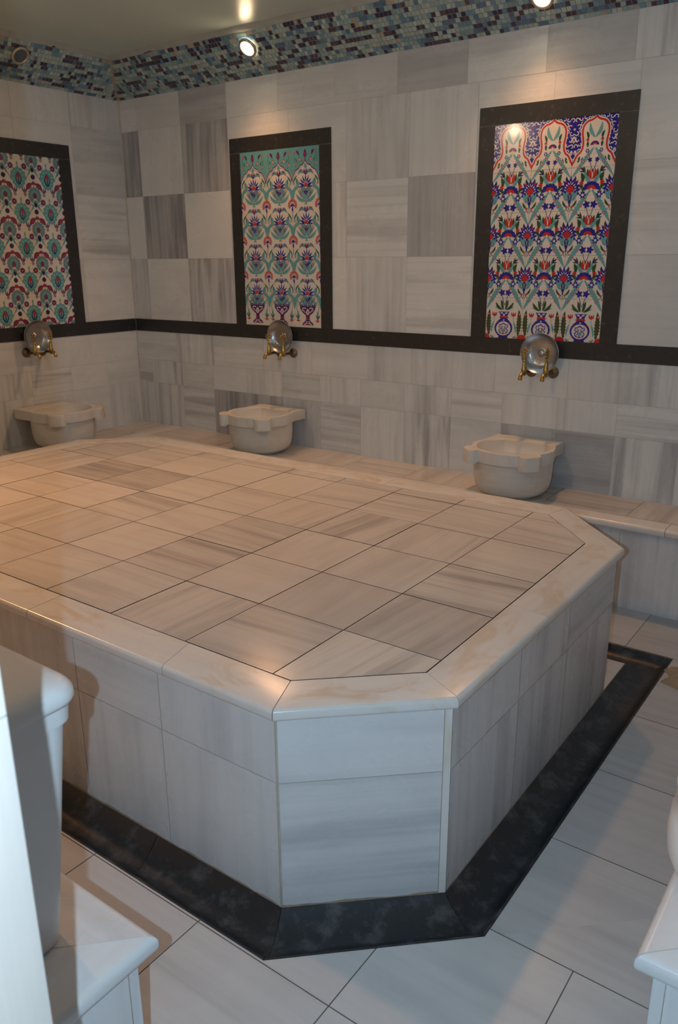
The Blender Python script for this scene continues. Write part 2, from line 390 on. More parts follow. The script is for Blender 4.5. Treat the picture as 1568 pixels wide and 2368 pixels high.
# ------------------------------------------------------------------ floor
mb=MB()
hole=[(-2.40,-.587),(.190,-.587),(.574,-.228),(.574,1.470),(-2.40,1.470)]
mb.face([(XL,-3.2,-.055),(XR,-3.2,-.055),(XR,YB,-.055),(XL,YB,-.055)],mi=1)
g=.0014
def floor_poly(p, tone, d, st, z=0.0, stain=0):
    ox,oy=random.random()*60,random.random()*60
    k=len(p); mb.face([(x,y,z) for x,y in p],[((x+ox,y+oy) if d=='h' else (y+ox,x+oy)) for x,y in p],(tone,st,stain,1),0)
ytones={}
yl=[-3.2,-2.575,-2.18,-1.785,-1.39,-.992,-.594,-.2,.192,.576,.958,1.34,1.475,1.86,YB]
for iy,(y0,y1) in enumerate(zip(yl[:-1],yl[1:])):
    xl=[XL]+[round(-3.195+.3975*k,4) for k in range(0,12)]+[XR]
    if -.21<y0<1.3: xl=[XL]+[round(-3.195+.3975*k-.2068,4) for k in range(1,12)]+[XR]
    xl=sorted(set(x for x in xl if XL<=x<=XR))
    for x0,x1 in zip(xl[:-1],xl[1:]):
        t=[(x0+g,y0+g),(x1-g,y0+g),(x1-g,y1-g),(x0+g,y1-g)]
        tone=random.uniform(.0,.22); d='h'; st=random.uniform(.15,.4)
        if x0>.35 and -.21<y0<.2: tone=.16
        if y0>.18 and x0>.3: tone=.26
        if y0<-.2: tone=random.uniform(0,.1)
        for q in subtract(t,hole):
            if area(q)>2e-5: floor_poly(q,tone,d,st)
# grout sits just under the tiles, everywhere but the channel
for q in subtract([(XL,-3.2),(XR,-3.2),(XR,YB),(XL,YB)],hole): mb.face([(x,y,-.0012) for x,y in q],mi=1)
# small corner of floor between the platform's cut corner and the channel
floor_poly([(.427,1.063),(.427,1.322),(.172,1.322)],.05,'h',.2,z=0,stain=.3)
mb.face([(.430,1.058,-.001),(.430,1.326,-.001),(.165,1.326,-.001)],mi=1)
mb.face([(.430,1.058,0),(.430,1.326,0),(.430,1.326,-.05),(.430,1.058,-.05)],mi=1)
mb.face([(.430,1.326,0),(.165,1.326,0),(.165,1.326,-.05),(.430,1.326,-.05)],mi=1)
# floor edge down into the channel
for a,b in zip(hole,hole[1:]+hole[:1]): mb.face([(a[0],a[1],-.0012),(b[0],b[1],-.0012),(b[0],b[1],-.055),(a[0],a[1],-.055)],mi=1)
struct(mb.build('floor',[M['floor'],M['fgrout']]))
# broken cement patch at the end of the channel
mb=MB(); rg=[]
for s,z in ((1,.0004),(.9,.004),(.55,.006)):
    rg.append([(.645+s*(.075+.018*math.sin(3*a+1)+.01*math.sin(7*a))*math.cos(a),1.335+s*(.10+.016*math.sin(2*a)+.012*math.sin(5*a+2))*math.sin(a),z) for a in [2*PI*k/36 for k in range(36)]])
mb.grid(rg,cap1=True)
o=mb.build('cement_patch',M['cement']); o['label']='rough patch of cement in the floor at the far end of the black channel'; o['category']='patch'

# ------------------------------------------------------------------ channel round the platform
t=thing('drain_channel','dark stone gutter channel let into the floor round the foot of the marble platform','drain',(.43,-.16,-.03))
def off(p): return (p[0]-t.location[0],p[1]-t.location[1],p[2]-t.location[2])
PROF=[(0,.0),(.03,-.003),(.10,-.010),(.22,-.021),(.36,-.030),(.52,-.036),(.66,-.036),(.78,-.030),(.87,-.018),(.93,-.006),(.955,.0008),(1,.0008)]
def channel(i0,i1,o0,o1,cuts):
    for c0,c1 in zip(cuts[:-1],cuts[1:]):
        mb=MB(); rings=[]
        L=math.hypot(o1[0]-o0[0],o1[1]-o0[1]); e=.0008/L
        nseg=max(2,int((c1-c0)*L/.03))
        for k in range(nseg+1):
            u=c0+e+(c1-c0-2*e)*k/nseg; rg=[]
            a=(i0[0]+(i1[0]-i0[0])*u,i0[1]+(i1[1]-i0[1])*u); b=(o0[0]+(o1[0]-o0[0])*u,o0[1]+(o1[1]-o0[1])*u)
            for d,z in PROF:
                rg.append(off((a[0]+(b[0]-a[0])*d,a[1]+(b[1]-a[1])*d,z+random.uniform(-.0006,.0006)*(0<d<.95))))
            rings.append(rg)
        mb.grid(rings,closed=False)
        mb.build('channel_section',[M['drain']],parent=t)
channel((-2.33,-.441),(.123,-.441),(-2.40,-.587),(.190,-.587),[0,.42,.815,1])
channel((.123,-.441),(.430,-.160),(.190,-.587),(.574,-.228),[0,1])
channel((.430,-.160),(.430,1.326),(.574,-.228),(.574,1.470),[0,.525,1])
channel((.430,1.326),(-.30,1.326),(.574,1.470),(-.30,1.470),[0,.33,1])

# ------------------------------------------------------------------ heated platform
T=thing('marble_platform','large marble platform with cut corners and tiled top in the middle of the room','platform',(-1.1,.48,0))
def rel(p): return (p[0]-T.location[0],p[1]-T.location[1],p[2]-T.location[2])
mb=MB(); core=[(FOOT[i][0]*.9985-.0017,FOOT[i][1]*.9985+.0007) for i in range(8)]
mb.face([rel((x,y,ZT-.004)) for x,y in core],mi=0)
for a,b in zip(core,core[1:]+core[:1]): mb.face([rel((a[0],a[1],0)),rel((b[0],b[1],0)),rel((b[0],b[1],ZT-.004)),rel((a[0],a[1],ZT-.004))],mi=1)
mb.build('mortar_bed',[M['dgrout'],M['grout']],T)
# top tiles
mb=MB(); TS=.30716; gx,gy=.0203,-.0282; hp=halfplanes(INNER,.0018)
TT={(0,0):(.06,'v',.5),(0,-1):(.0,'v',.45),(-1,0):(.22,'v',.25),(0,1):(.0,'h',.65),(1,-1):(.1,'v',.6),(-1,1):(.08,'h',.12)}
TT={}
def tt(j,i):   # j: column leftwards, i: row backwards
    spec={(-1,-1):(.02,'v',.55),(-1,0):(.34,'v',.3),(-1,1):(.12,'h',.6),(-1,2):(.06,'h',.25),(-1,3):(.1,'h',.4),(0,-1):(.26,'h',.35),(0,0):(.30,'v',.12),(0,1):(.12,'v',.2),(0,2):(.08,'v',.4),(0,3):(.1,'h',.2),
          (1,-1):(.1,'v',.45),(1,0):(.12,'h',.12),(1,1):(.08,'v',.15),(1,2):(.14,'v',.6),(1,3):(.1,'h',.5),(2,-1):(.12,'h',.3),(2,0):(.22,'h',.45),(2,1):(.2,'h',.4),(2,2):(.1,'v',.3),(2,3):(.12,'h',.3),
          (3,-1):(.1,'h',.35),(3,0):(.08,'h',.15),(3,1):(.06,'h',.25),(3,2):(.1,'h',.3),(4,1):(.14,'h',.5),(4,2):(.05,'h',.2),(5,2):(.36,'h',.3),(6,2):(.44,'h',.4),(6,3):(.1,'h',.4),(5,3):(.04,'h',.12),(7,3):(.3,'h',.35),(4,3):(.05,'h',.15)}
    return spec.get((j,i),(random.uniform(0,.2),random.choice('hhv'),random.uniform(.15,.45)))
for j in range(-1,9):
    for i in range(-1,5):
        x1=gx-TS*j; x0=x1-TS; y0=gy+TS*i; y1=y0+TS
        if j==-1: x1+=.02
        q=clip([(x0+.0017,y0+.0017),(x1-.0017,y0+.0017),(x1-.0017,y1-.0017),(x0+.0017,y1-.0017)],hp)
        if len(q)<3 or area(q)<1e-4: continue
        tn,d,s=tt(j,i); ox,oy=random.random()*50,random.random()*50; sk=random.uniform(-.12,.12)
        uv=[((x+ox,y+oy+x*sk) if d=='h' else (y+ox,x+oy+y*sk)) for x,y in q]
        dz=random.uniform(-.0006,.0004)
        mb.face([rel((x,y,ZT+dz)) for x,y in q],uv,(tn*1.1,min(.95,s*1.25),.10,1),0)
        for a,b in zip(q,q[1:]+q[:1]): mb.face([rel((a[0],a[1],ZT+dz)),rel((a[0],a[1],ZT-.004)),rel((b[0],b[1],ZT-.004)),rel((b[0],b[1],ZT+dz))],None,(.5,.2,0,1),1)
mb.build('tile_top',[M['top'],M['dgrout']],T)
# mitred border slabs with rounded nosing
def slabprof(w,th,r):
    pr=[(w,-th),(w,0)]
    pr+=[(r-r*math.sin(a),-r+r*math.cos(a)) for a in [PI/2*k/6 for k in range(7)]]
    pr+=[(r-r*math.cos(a),-th+r-r*math.sin(a)) for a in [PI/2*k/6 for k in range(7)]]
    return pr
def border(parent, relf, o0,o1,i0,i1, z, th, r, cuts, name, col, mat, gap=.0012, w=None):
    L=math.hypot(o1[0]-o0[0],o1[1]-o0[1]); wd=w
    ex=((o1[0]-o0[0])/L,(o1[1]-o0[1])/L); nn=(-ex[1],ex[0])
    wd=(i0[0]-o0[0])*nn[0]+(i0[1]-o0[1])*nn[1]
    pr=slabprof(wd-.0018,th,r)
    for c0,c1 in zip(cuts[:-1],cuts[1:]):
        mb=MB(); rings=[]; ox,oy=random.random()*60,random.random()*60; e=gap/L
        for u in (c0+e,c1-e):
            rg=[]
            for d,zz in pr:
                f=d/wd
                a=(o0[0]+(i0[0]-o0[0])*f,o0[1]+(i0[1]-o0[1])*f); b=(o1[0]+(i1[0]-o1[0])*f,o1[1]+(i1[1]-o1[1])*f)
                rg.append(relf((a[0]+(b[0]-a[0])*u,a[1]+(b[1]-a[1])*u,z+zz)))
            rings.append(rg)
        n=len(pr); k=len(mb.v); mb.v+=[tuple(p) for rg in rings for p in rg]
        arc=[0]
        for q in range(n): arc.append(arc[-1]+math.hypot(pr[(q+1)%n][0]-pr[q][0],pr[(q+1)%n][1]-pr[q][1]))
        for q in range(n):
            q2=(q+1)%n; la,lb=c0*L,c1*L
            mb.f.append([k+q,k+q2,k+n+q2,k+n+q]); mb.uv.append([(la+ox,arc[q]+oy),(la+ox,arc[q+1]+oy),(lb+ox,arc[q+1]+oy),(lb+ox,arc[q]+oy)]); mb.col.append(col); mb.mi.append(0); mb.sm.append(q not in (0,n-1,1))
        for s,ids in ((0,range(n)),(1,range(n-1,-1,-1))):
            mb.f.append([k+s*n+q for q in ids]); mb.uv.append([(ox,oy)]*n); mb.col.append(col); mb.mi.append(0); mb.sm.append(False)
        o=mb.build(name,mat,parent); o.data.set_sharp_from_angle(angle=math.radians(40))
bc=(.02,.12,.62,1)
cuts={0:[0,.30,.62,.853,1],1:[0,1],2:[0,.435,1],3:[0,1],4:[0,.33,.66,1],5:[0,1],6:[0,.5,1],7:[0,1]}
for i in range(8):
    k=(i+1)%8; border(T,rel,OUTER[i],OUTER[k],INNER[i],INNER[k],ZT,.032,.011,cuts[i],'border_slab',(random.uniform(.0,.03),.10,random.uniform(.4,.7),1),M['edge'])
# cladding
ZJ=.362
CL={0:([0,.38,.537,.695,.838,1],'v',.10,.22),1:([0,.955],'h',.04,.34),2:([.0,.328,.632,1],'v',.22,.42),3:([0,1],'v',.2,.4),4:([0,.2,.4,.6,.8,1],'v',.15,.3),5:([0,1],'v',.15,.3),6:([0,.25,.5,.75,1],'v',.15,.3),7:([0,1],'v',.15,.3)}
for i in range(8):
    A,B=FOOT[i],FOOT[(i+1)%8]; cu,d,tb,sb=CL[i]; L=math.hypot(B[0]-A[0],B[1]-A[1])
    for (z0,z1,row_) in ((.003,ZJ-.0008,0),(ZJ+.0008,ZT-.0325,1)):
        for c0,c1 in zip(cu[:-1],cu[1:]):
            mb=MB(); ox,oy=random.random()*60,random.random()*60
            p=lambda c,z:rel((A[0]+(B[0]-A[0])*c,A[1]+(B[1]-A[1])*c,z))
            u0,u1=c0+.0009/L,c1-.0009/L
            if i==2 and c0==0: u0=.003/L
            tone=tb+random.uniform(-.04,.08); st=sb+random.uniform(-.05,.1)
            if i==1 and row_==1: tone,st=.0,.2
            if i==1 and row_==0: tone,st=.12,.42
            dd='h' if (row_==1 and i in (0,2) and random.random()<.5) else d
            f=(lambda c,z:((c*L+ox,z+oy) if dd=='h' else (z+ox,c*L+oy)))
            mb.face([p(u0,z0),p(u1,z0),p(u1,z1),p(u0,z1)],[f(u0,z0),f(u1,z0),f(u1,z1),f(u0,z1)],(tone,st,.0,1),0)
            mb.build('side_panel',M['clad'],T)
# pale board closing the right front corner, and the pointed left front joint
mb=MB(); A,B=FOOT[1],FOOT[2]; q0=(A[0]+(B[0]-A[0])*.957,A[1]+(B[1]-A[1])*.957); nn=(.675,-.737)
mb.face([rel((q0[0]+nn[0]*.001,q0[1]+nn[1]*.001,.003)),rel((B[0]+nn[0]*.001,B[1]+nn[1]*.001,.003)),rel((B[0]+nn[0]*.001,B[1]+nn[1]*.001,ZT-.0325)),rel((q0[0]+nn[0]*.001,q0[1]+nn[1]*.001,ZT-.0325))],[(0,0),(0,.02),(.5,.02),(.5,0)],(.0,.15,.35,1),0)
mb.build('corner_strip',M['edge'],T)
mb=MB(); A=FOOT[1]; P0=FOOT[0]; P2=FOOT[2]; L2=math.hypot(P2[0]-A[0],P2[1]-A[1]); e2=((P2[0]-A[0])/L2,(P2[1]-A[1])/L2)
n0=(0,-1); n1=(e2[1],-e2[0]); w=.0035; o=.0008
pts=[(A[0]-w,A[1]-o),(A[0]+.0003,A[1]-o*1.2),(A[0]+e2[0]*w+n1[0]*o,A[1]+e2[1]*w+n1[1]*o)]
for a,b in zip(pts[:-1],pts[1:]): mb.face([rel((a[0],a[1],.004)),rel((b[0],b[1],.004)),rel((b[0],b[1],ZT-.033)),rel((a[0],a[1],ZT-.033))])
mb.build('corner_joint',M['grout'],T)
mb=MB()
for i in (0,1,2,3):
    A,B=FOOT[i],FOOT[(i+1)%8]; L=math.hypot(B[0]-A[0],B[1]-A[1]); n=((B[1]-A[1])/L*.0009,-(B[0]-A[0])/L*.0009)
    k=int(L/.03)
    hs=[.0065+random.uniform(-.003,.003) for _ in range(k+1)]
    for q in range(k):
        a=(A[0]+(B[0]-A[0])*q/k+n[0],A[1]+(B[1]-A[1])*q/k+n[1]); b=(A[0]+(B[0]-A[0])*(q+1)/k+n[0],A[1]+(B[1]-A[1])*(q+1)/k+n[1])
        mb.face([rel((a[0],a[1],.0008)),rel((b[0],b[1],.0008)),rel((b[0],b[1],hs[q+1])),rel((a[0],a[1],hs[q]))])
mb.build('foot_joint',M['grime'],T)

# ------------------------------------------------------------------ benches along the walls
def bench(name,label,o0,o1,nvec,depth,label_loc,cuts,pitch,ends=(0,0),extra=None,stain=.35):
    """front edge runs o0->o1 (room side on the right hand when walking o0->o1 reversed); nvec points to the wall"""
    t=thing(name,label,'bench',label_loc)
    rl=lambda p:(p[0]-label_loc[0],p[1]-label_loc[1],p[2]-label_loc[2])
    L=math.hypot(o1[0]-o0[0],o1[1]-o0[1]); ex=((o1[0]-o0[0])/L,(o1[1]-o0[1])/L); W=.105
    m0=W*ends[0]; m1=W*ends[1]
    i0=(o0[0]+nvec[0]*W+ex[0]*m0,o0[1]+nvec[1]*W+ex[1]*m0); i1=(o1[0]+nvec[0]*W-ex[0]*m1,o1[1]+nvec[1]*W-ex[1]*m1)
    border(t,rl,o0,o1,i0,i1,ZB,.036,.014,cuts,'edge_slab',(.02,.15,stain,1),M['edge'])
    # top tiles
    mb=MB(); s=W+m0; 
    P=lambda a,d,z:rl((o0[0]+ex[0]*a+nvec[0]*d,o0[1]+ex[1]*a+nvec[1]*d,z))
    a=m0; end=L-m1
    while a<end-.01:
        b=min(end,a+pitch); ox,oy=random.random()*50,random.random()*50; h=random.random()<.75
        tone=random.choice([.05,.12,.3,.42,.1,.2])
        q=[(a+.001,W+.001),(b-.001,W+.001),(b-.001,depth-.0005),(a+.001,depth-.0005)]
        mb.face([P(x,y,ZB) for x,y in q],[((x+ox,y+oy) if h else (y+ox,x+oy)) for x,y in q],(tone,.4,.2,1),0); a=b
    mb.face([P(m0,W-.004,ZB-.002),P(L-m1,W-.004,ZB-.002),P(L-m1,depth-.0005,ZB-.002),P(m0,depth-.0005,ZB-.002)],mi=1)
    mb.build('bench_top',[M['top'],M['grime']],t)
    # riser
    mb=MB(); rs=.04; a=(rs if ends[0] else 0); end=L-(rs if ends[1] else 0)
    while a<end-.01:
        b=min(end,a+.40); ox,oy=random.random()*50,random.random()*50
        q=[(a+.0008,.0005),(b-.0008,.0005),(b-.0008,ZB-.036),(a+.0008,ZB-.036)]
        mb.face([P(x,rs+.002,z) for x,z in ((a,.0005),(b,.0005),(b,ZB-.036),(a,ZB-.036))],mi=1)
        mb.face([P(x,rs,z) for x,z in q],[(z+ox,x+oy) for x,z in q],(random.uniform(.08,.22),.4,0,1),0); a=b
    mb.build('riser',[M['clad'],M['grime']],t)
    return t,rl,P,L
YLIP=1.813
bench('marble_bench','long marble bench ledge along the back wall under the right and middle wall panels',(XL+.4,YLIP),(XR-.0005,YLIP),(0,1),YB-YLIP,(-1.0,1.95,0),[0,.18,.38,.58,.78,1],.40)
bench('marble_bench','marble bench ledge along the left wall under the left wall panel',(XL+.4,YN+.0005),(XL+.4,YB-.0005),(-1,0),.3995,(XL+.2,.5,0),[0,.25,.5,.75,1],.40)
# right bench by the right edge of the picture (two exposed edges)
def corner_bench(label, corner, sx, sy, lx, ly, loc):
    """corner: exposed corner; bench runs lx along sx*x and ly along sy*y from it"""
    t=thing('marble_bench',label,'bench',loc); rl=lambda p:(p[0]-loc[0],p[1]-loc[1],p[2]-loc[2]); W=.105
    W=.17; cx,cy=corner; X=cx+sx*lx; Y=cy+sy*ly; ci=(cx+sx*W,cy+sy*W)
    segs=[((cx,cy),(X,cy),ci,(X,cy+sy*W)),((cx,cy),(cx,Y),ci,(cx+sx*W,Y))]
    for o0,o1,i0,i1 in segs:
        ex=(o1[0]-o0[0],o1[1]-o0[1]); n=(i0[0]-o0[0],i0[1]-o0[1])
        if ex[0]*n[1]-ex[1]*n[0]<0: o0,o1,i0,i1=o1,o0,i1,i0
        border(t,rl,o0,o1,i0,i1,ZB,.038,.015,[0,.5,1] if abs(ex[0]+ex[1])>1 else [0,1],'edge_slab',(.08,.2,.15,1),M['clad'])
    mb=MB(); x0,x1=sorted((ci[0],X)); y0,y1=sorted((ci[1],Y)); step=.30
    xx=x0
    while xx<x1-.01:
        xb=min(x1,xx+.4); yy=y0
        while yy<y1-.01:
            yb=min(y1,yy+.4); q=[(xx+.001,yy+.001),(xb-.001,yy+.001),(xb-.001,yb-.001),(xx+.001,yb-.001)]; ox=random.random()*50
            mb.face([rl((x,y,ZB)) for x,y in q],[(x+ox,y+ox) for x,y in q],(random.uniform(.05,.15),.3,.15,1),0); yy=yb
        xx=xb
    mb.face([rl((x0,y0,ZB-.002)),rl((x1,y0,ZB-.002)),rl((x1,y1,ZB-.002)),rl((x0,y1,ZB-.002))],mi=1)
    mb.build('bench_top',[M['clad'],M['grime']],t)
    mb=MB(); fx=cx+sx*.028; fy=cy+sy*.028
    for A,B in (((fx,fy),(X,fy)),((fx,fy),(fx,Y))):
        L=math.hypot(B[0]-A[0],B[1]-A[1]); a=0; n=0
        while a<L-.01:
            b=min(L,a+(.022 if n==0 else .4)); n+=1; ox=random.random()*50
            p=lambda s,z:rl((A[0]+(B[0]-A[0])*s/L,A[1]+(B[1]-A[1])*s/L,z))
            q=[(a+.0007,.0005),(b-.0007,.0005),(b-.0007,ZB-.038),(a+.0007,ZB-.038)]
            mb.face([p(*u) for u in q],[(z+ox,x+ox) for x,z in q],(random.uniform(.0,.12) if n>1 else 0,.3,.1,1),0); a=b
        bx,by=(0,sy*.002) if A[1]==B[1] else (sx*.002,0)
        mb.face([rl((A[0]+bx,A[1]+by,.0005)),rl((B[0]+bx,B[1]+by,.0005)),rl((B[0]+bx,B[1]+by,ZB-.038)),rl((A[0]+bx,A[1]+by,ZB-.038))],mi=1)
    mb.build('riser',[M['clad'],M['grime']],t)
corner_bench('near marble bench corner at the lower left, under the white plastic bin',(.276,-.942),-1,-1,1.8,-YN-.942-.0008,(-.3,-1.13,0))
corner_bench('near marble bench corner at the lower right edge of the picture, under the white tub',(.963,-.502),1,1,XR-.963-.0008,YLIP-.0008+.502,(1.15,.4,0))

# ------------------------------------------------------------------ painted tile panels
WHITE=lin(226,222,214); COB=lin(38,34,150); TURQ=lin(104,168,176); RED=lin(196,44,44); GRN=lin(44,82,48); NAVY=lin(36,34,92); ORG=lin(214,92,70)
SLATE=lin(112,146,158); PURP=lin(88,40,112); PINK=lin(200,110,108); LTURQ=lin(120,186,184); PLUM=lin(110,58,100); GOLD=lin(190,170,80)
class Art:
    """flat painted shapes; one unit = one tile; (ox,oy) origin, sx mirror"""
    def __init__(s): s.p=[]; s.ox=s.oy=0; s.sx=1; s.base=1
    def at(s,x,y,sx=1,base=1): s.ox,s.oy,s.sx,s.base=x,y,sx,base; return s
    def add(s,pts,col,l=0): s.p.append(([(s.ox+s.sx*x,s.oy+y) for x,y in pts],col,s.base+l))
    def circ(s,x,y,r,col,l=0,ry=None,n=14): s.add([(x+r*math.cos(2*PI*k/n),y+(ry or r)*math.sin(2*PI*k/n)) for k in range(n)],col,l)
    def rosette(s,x,y,r,col,cc,l=0,n=6,amp=.22):
        m=n*6; s.add([(x+r*(1-amp+amp*math.cos(n*2*PI*k/m))*math.cos(2*PI*k/m),y+r*(1-amp+amp*math.cos(n*2*PI*k/m))*math.sin(2*PI*k/m)) for k in range(m)],col,l); s.circ(x,y,r*.36,cc,l+1,n=8)
    def leaf(s,x0,y0,x1,y1,w,col,bend=0,serr=0,l=0,n=9,peak=.45):
        dx,dy=x1-x0,y1-y0; L=math.hypot(dx,dy); nx,ny=-dy/L,dx/L
        c=[]; 
        for k in range(n+1):
            t=k/n; b=bend*4*t*(1-t); hw=w*(math.sin(PI*t**(math.log(.5)/math.log(peak))))**.8 if 0<t<1 else 0
            c.append((x0+dx*t+nx*b*L,y0+dy*t+ny*b*L,hw,t))
        A=[];B=[]
        for k,(x,y,hw,t) in enumerate(c):
            A.append((x+nx*hw,y+ny*hw)); B.append((x-nx*hw,y-ny*hw))
            if serr and 0<k<n:
                e=L/n*.35; A.append((x+nx*hw*.66+dx/L*e,y+ny*hw*.66+dy/L*e)); B.append((x-nx*hw*.66+dx/L*e,y-ny*hw*.66+dy/L*e))
        s.add(A+B[::-1],col,l)
    def stroke(s,pts,w,col,l=0):
        A=[];B=[]
        for i,(x,y) in enumerate(pts):
            p=pts[max(i-1,0)]; q=pts[min(i+1,len(pts)-1)]; dx,dy=q[0]-p[0],q[1]-p[1]; L=math.hypot(dx,dy) or 1
            A.append((x-dy/L*w/2,y+dx/L*w/2)); B.append((x+dy/L*w/2,y-dx/L*w/2))
        for i in range(len(pts)-1): s.add([A[i],A[i+1],B[i+1],B[i]],col,l)
    def fan(s,x,y,r,a0,a1,n,w,col,l=0,r0=0):
        for k in range(n):
            a=math.radians(a0+(a1-a0)*k/(n-1)); s.leaf(x+r0*math.cos(a),y+r0*math.sin(a),x+r*math.cos(a),y+r*math.sin(a),w,col,l=l,n=6,peak=.55)
    def burst(s,x,y,R,r,a0,a1,n,col,l=0,sq=1.0):
        P=[(x,y)]; st=(a1-a0)/n
        for k in range(n):
            a=math.radians(a0+st*k); b=math.radians(a0+st*(k+.5)); c=math.radians(a0+st*(k+.36)); d=math.radians(a0+st*(k+.64))
            f=1-.16*abs((k+.5)/n-.5)*2
            P+=[(x+r*math.cos(a),y+sq*r*math.sin(a)),(x+(r*.35+R*.65)*f*math.cos(c-.0),y+sq*(r*.35+R*.65)*f*math.sin(c)),(x+R*f*math.cos(b),y+sq*R*f*math.sin(b)),(x+(r*.35+R*.65)*f*math.cos(d),y+sq*(r*.35+R*.65)*f*math.sin(d))]
        a=math.radians(a1); P.append((x+r*math.cos(a),y+sq*r*math.sin(a))); s.add(P,col,l)
    def tulip(s,x,y,h,col,cc,l=0,up=1):
        for d in (-1,1): s.leaf(x,y,x+d*h*.42,y+up*h,h*.17,col,bend=-d*.16*up,l=l,n=6)
        s.leaf(x,y,x,y+up*h*.95,h*.17,cc,l=l+1,n=6)
def both(art,x,y,fn,base=1):
    for sx in (1,-1): art.at(x,y,sx,base); fn(art)
    art.at(x,y,1,base)

def panel_right():
    a=Art(); NX,NY=3,5
    def side(s):
        s.leaf(.0,.46,.49,-.28,.070,TURQ,bend=.03,serr=1,n=12,peak=.5)
        for x,y in ((.13,.24),(.22,.105),(.33,-.06)): s.rosette(x,y,.036,RED,WHITE,2,5)
        s.leaf(.0,.53,.20,.88,.055,TURQ,bend=-.06,serr=1,n=7)
        s.leaf(.17,.84,.30,.93,.022,NAVY,l=1); s.leaf(.17,.82,.23,.97,.02,GRN,l=2); s.leaf(.18,.83,.31,.85,.016,NAVY,l=2)
        s.leaf(.02,.70,.12,.90,.034,GRN,bend=-.16,l=3)
        s.rosette(.24,.60,.060,RED,RED,3,5); s.leaf(.22,.62,.27,.82,.046,GRN,bend=.12,l=2); s.leaf(.21,.60,.20,.72,.022,GRN,l=2); s.leaf(.25,.58,.22,.45,.036,GRN,l=2); s.leaf(.25,.56,.29,.50,.03,GRN,l=2)
        s.leaf(.22,.46,.18,.38,.02,GRN,l=2)
        s.rosette(.385,.63,.034,RED,RED,3,5); s.leaf(.385,.64,.40,.76,.022,GRN,l=2); s.leaf(.385,.62,.35,.52,.022,GRN,l=2)
        s.rosette(.195,.335,.085,COB,WHITE,2,6); s.rosette(.085,.125,.092,COB,COB,2,5); s.stroke([(.085,.1),(.05,-.05),(.0,-.18)],.014,NAVY,1)
        s.leaf(.44,.08,.33,.24,.026,GRN,bend=.1,l=2); s.rosette(.43,.09,.030,RED,RED,3,5); s.stroke([(.44,.07),(.48,-.02)],.012,GRN,1)
        s.stroke([(.50,.30),(.49,.12),(.40,-.0)],.012,NAVY,0)
    def centre(s):
        [s.leaf(d*.02,.66,d*.055,.90,.034,RED,bend=-d*.12,l=3) for d in (-1,0,1)]; s.leaf(-.001,.68,0,.84,.016,WHITE,l=5)
        for k in range(7):
            t=math.radians(10+160*k/6); s.circ(.165*math.cos(t),.45+.135*math.sin(t),.045,COB,2,n=8)
        s.add([(.175*math.cos(t),.45+.145*math.sin(t)) for t in [PI*k/10 for k in range(11)]],COB,2)
        s.add([(.11*math.cos(t),.452+.09*math.sin(t)) for t in [PI*k/10 for k in range(11)]],RED,3); s.circ(0,.45,.028,WHITE,4,n=8)
    def edge(s):   # spiky palmette on the tile joint
        s.burst(0,.44,.30,.19,-28,208,11,COB,2,1.12); s.burst(0,.45,.185,.115,-5,185,9,WHITE,3,1.1); s.burst(0,.44,.165,.115,5,175,7,COB,4,1.1); s.burst(0,.43,.135,.085,10,170,5,RED,5,1.15); s.circ(0,.44,.06,RED,6)
        for d in (-1,1):
            s.leaf(d*.01,.30,d*.17,.44,.040,TURQ,bend=-d*.22,l=7); s.leaf(d*.01,.29,d*.09,.45,.030,TURQ,bend=-d*.1,l=8); s.leaf(d*.005,.24,d*.15,.33,.026,SLATE,bend=-d*.2,l=7); s.leaf(d*.01,.24,d*.05,.36,.016,NAVY,l=9)
        s.leaf(0,.42,0,.12,.05,COB,l=6); s.leaf(0,.36,0,.24,.02,SLATE,l=9); s.stroke([(0,.2),(0,.02)],.016,GRN,1)
    for j in range(1,NY):
        for i in range(NX):
            cx=i+.5; both(a,cx,j,side,1) if j<4 else None
            if j<4: a.at(cx,j,1,3); centre(a)
        if j<4:
            for i in range(NX+1): a.at(i,j,1,2); edge(a)
    # top row: blue arabesque with ogee windows
    H=[(0,.965),(.05,.925),(.10,.90),(.17,.885),(.23,.85),(.275,.79),(.295,.71),(.29,.61),(.27,.51),(.26,.41),(.275,.31),(.32,.235),(.375,.20),(.41,.15),(.44,.08),(.475,.03),(.50,-.02)]
    a.at(0,0); a.add([(0,4.0),(3,4.0),(3,5.03),(0,5.03)],COB,0)
    rnd=random.Random(3)
    for i in range(NX+1):            # white scrollwork on the joints
        for sx in (1,-1):
            a.at(i,4,sx,2)
            for (x,y,r,q) in ((.05,.93,.05,0),(.15,.95,.045,2),(.25,.97,.04,1),(.10,.80,.05,3),(.19,.84,.045,1),(.06,.66,.055,2),(.16,.70,.05,0),(.08,.52,.055,1),(.17,.56,.04,3),(.05,.38,.05,0),(.15,.42,.04,2),(.06,.24,.05,1),(.13,.29,.035,0),(.05,.12,.04,2),(.34,.95,.035,0),(.42,.985,.03,1),(.30,.93,.028,2),(.21,.76,.03,2),(.19,.66,.028,0)):
                a0=q*PI/2+rnd.uniform(-.4,.4); pts=[(x+r*(1-k/9*.55)*math.cos(a0+k*.62),y+r*(1-k/9*.55)*math.sin(a0+k*.62)) for k in range(8)]
                a.stroke(pts,.020,WHITE,0)
            a.leaf(.0,.60,.075,.46,.020,WHITE,l=0); a.leaf(.02,.30,.10,.20,.018,WHITE)
            a.circ(.10,.60,.016,SLATE,1,n=7); a.circ(.05,.82,.013,RED,1,n=6); a.circ(.20,.9,.014,SLATE,1,n=6)
        a.at(i,4,1,3); a.rosette(0,.48,.035,WHITE,RED,0,4); a.leaf(0,.12,0,.0,.03,SLATE,l=0); a.rosette(0,.74,.03,WHITE,SLATE,0,4)
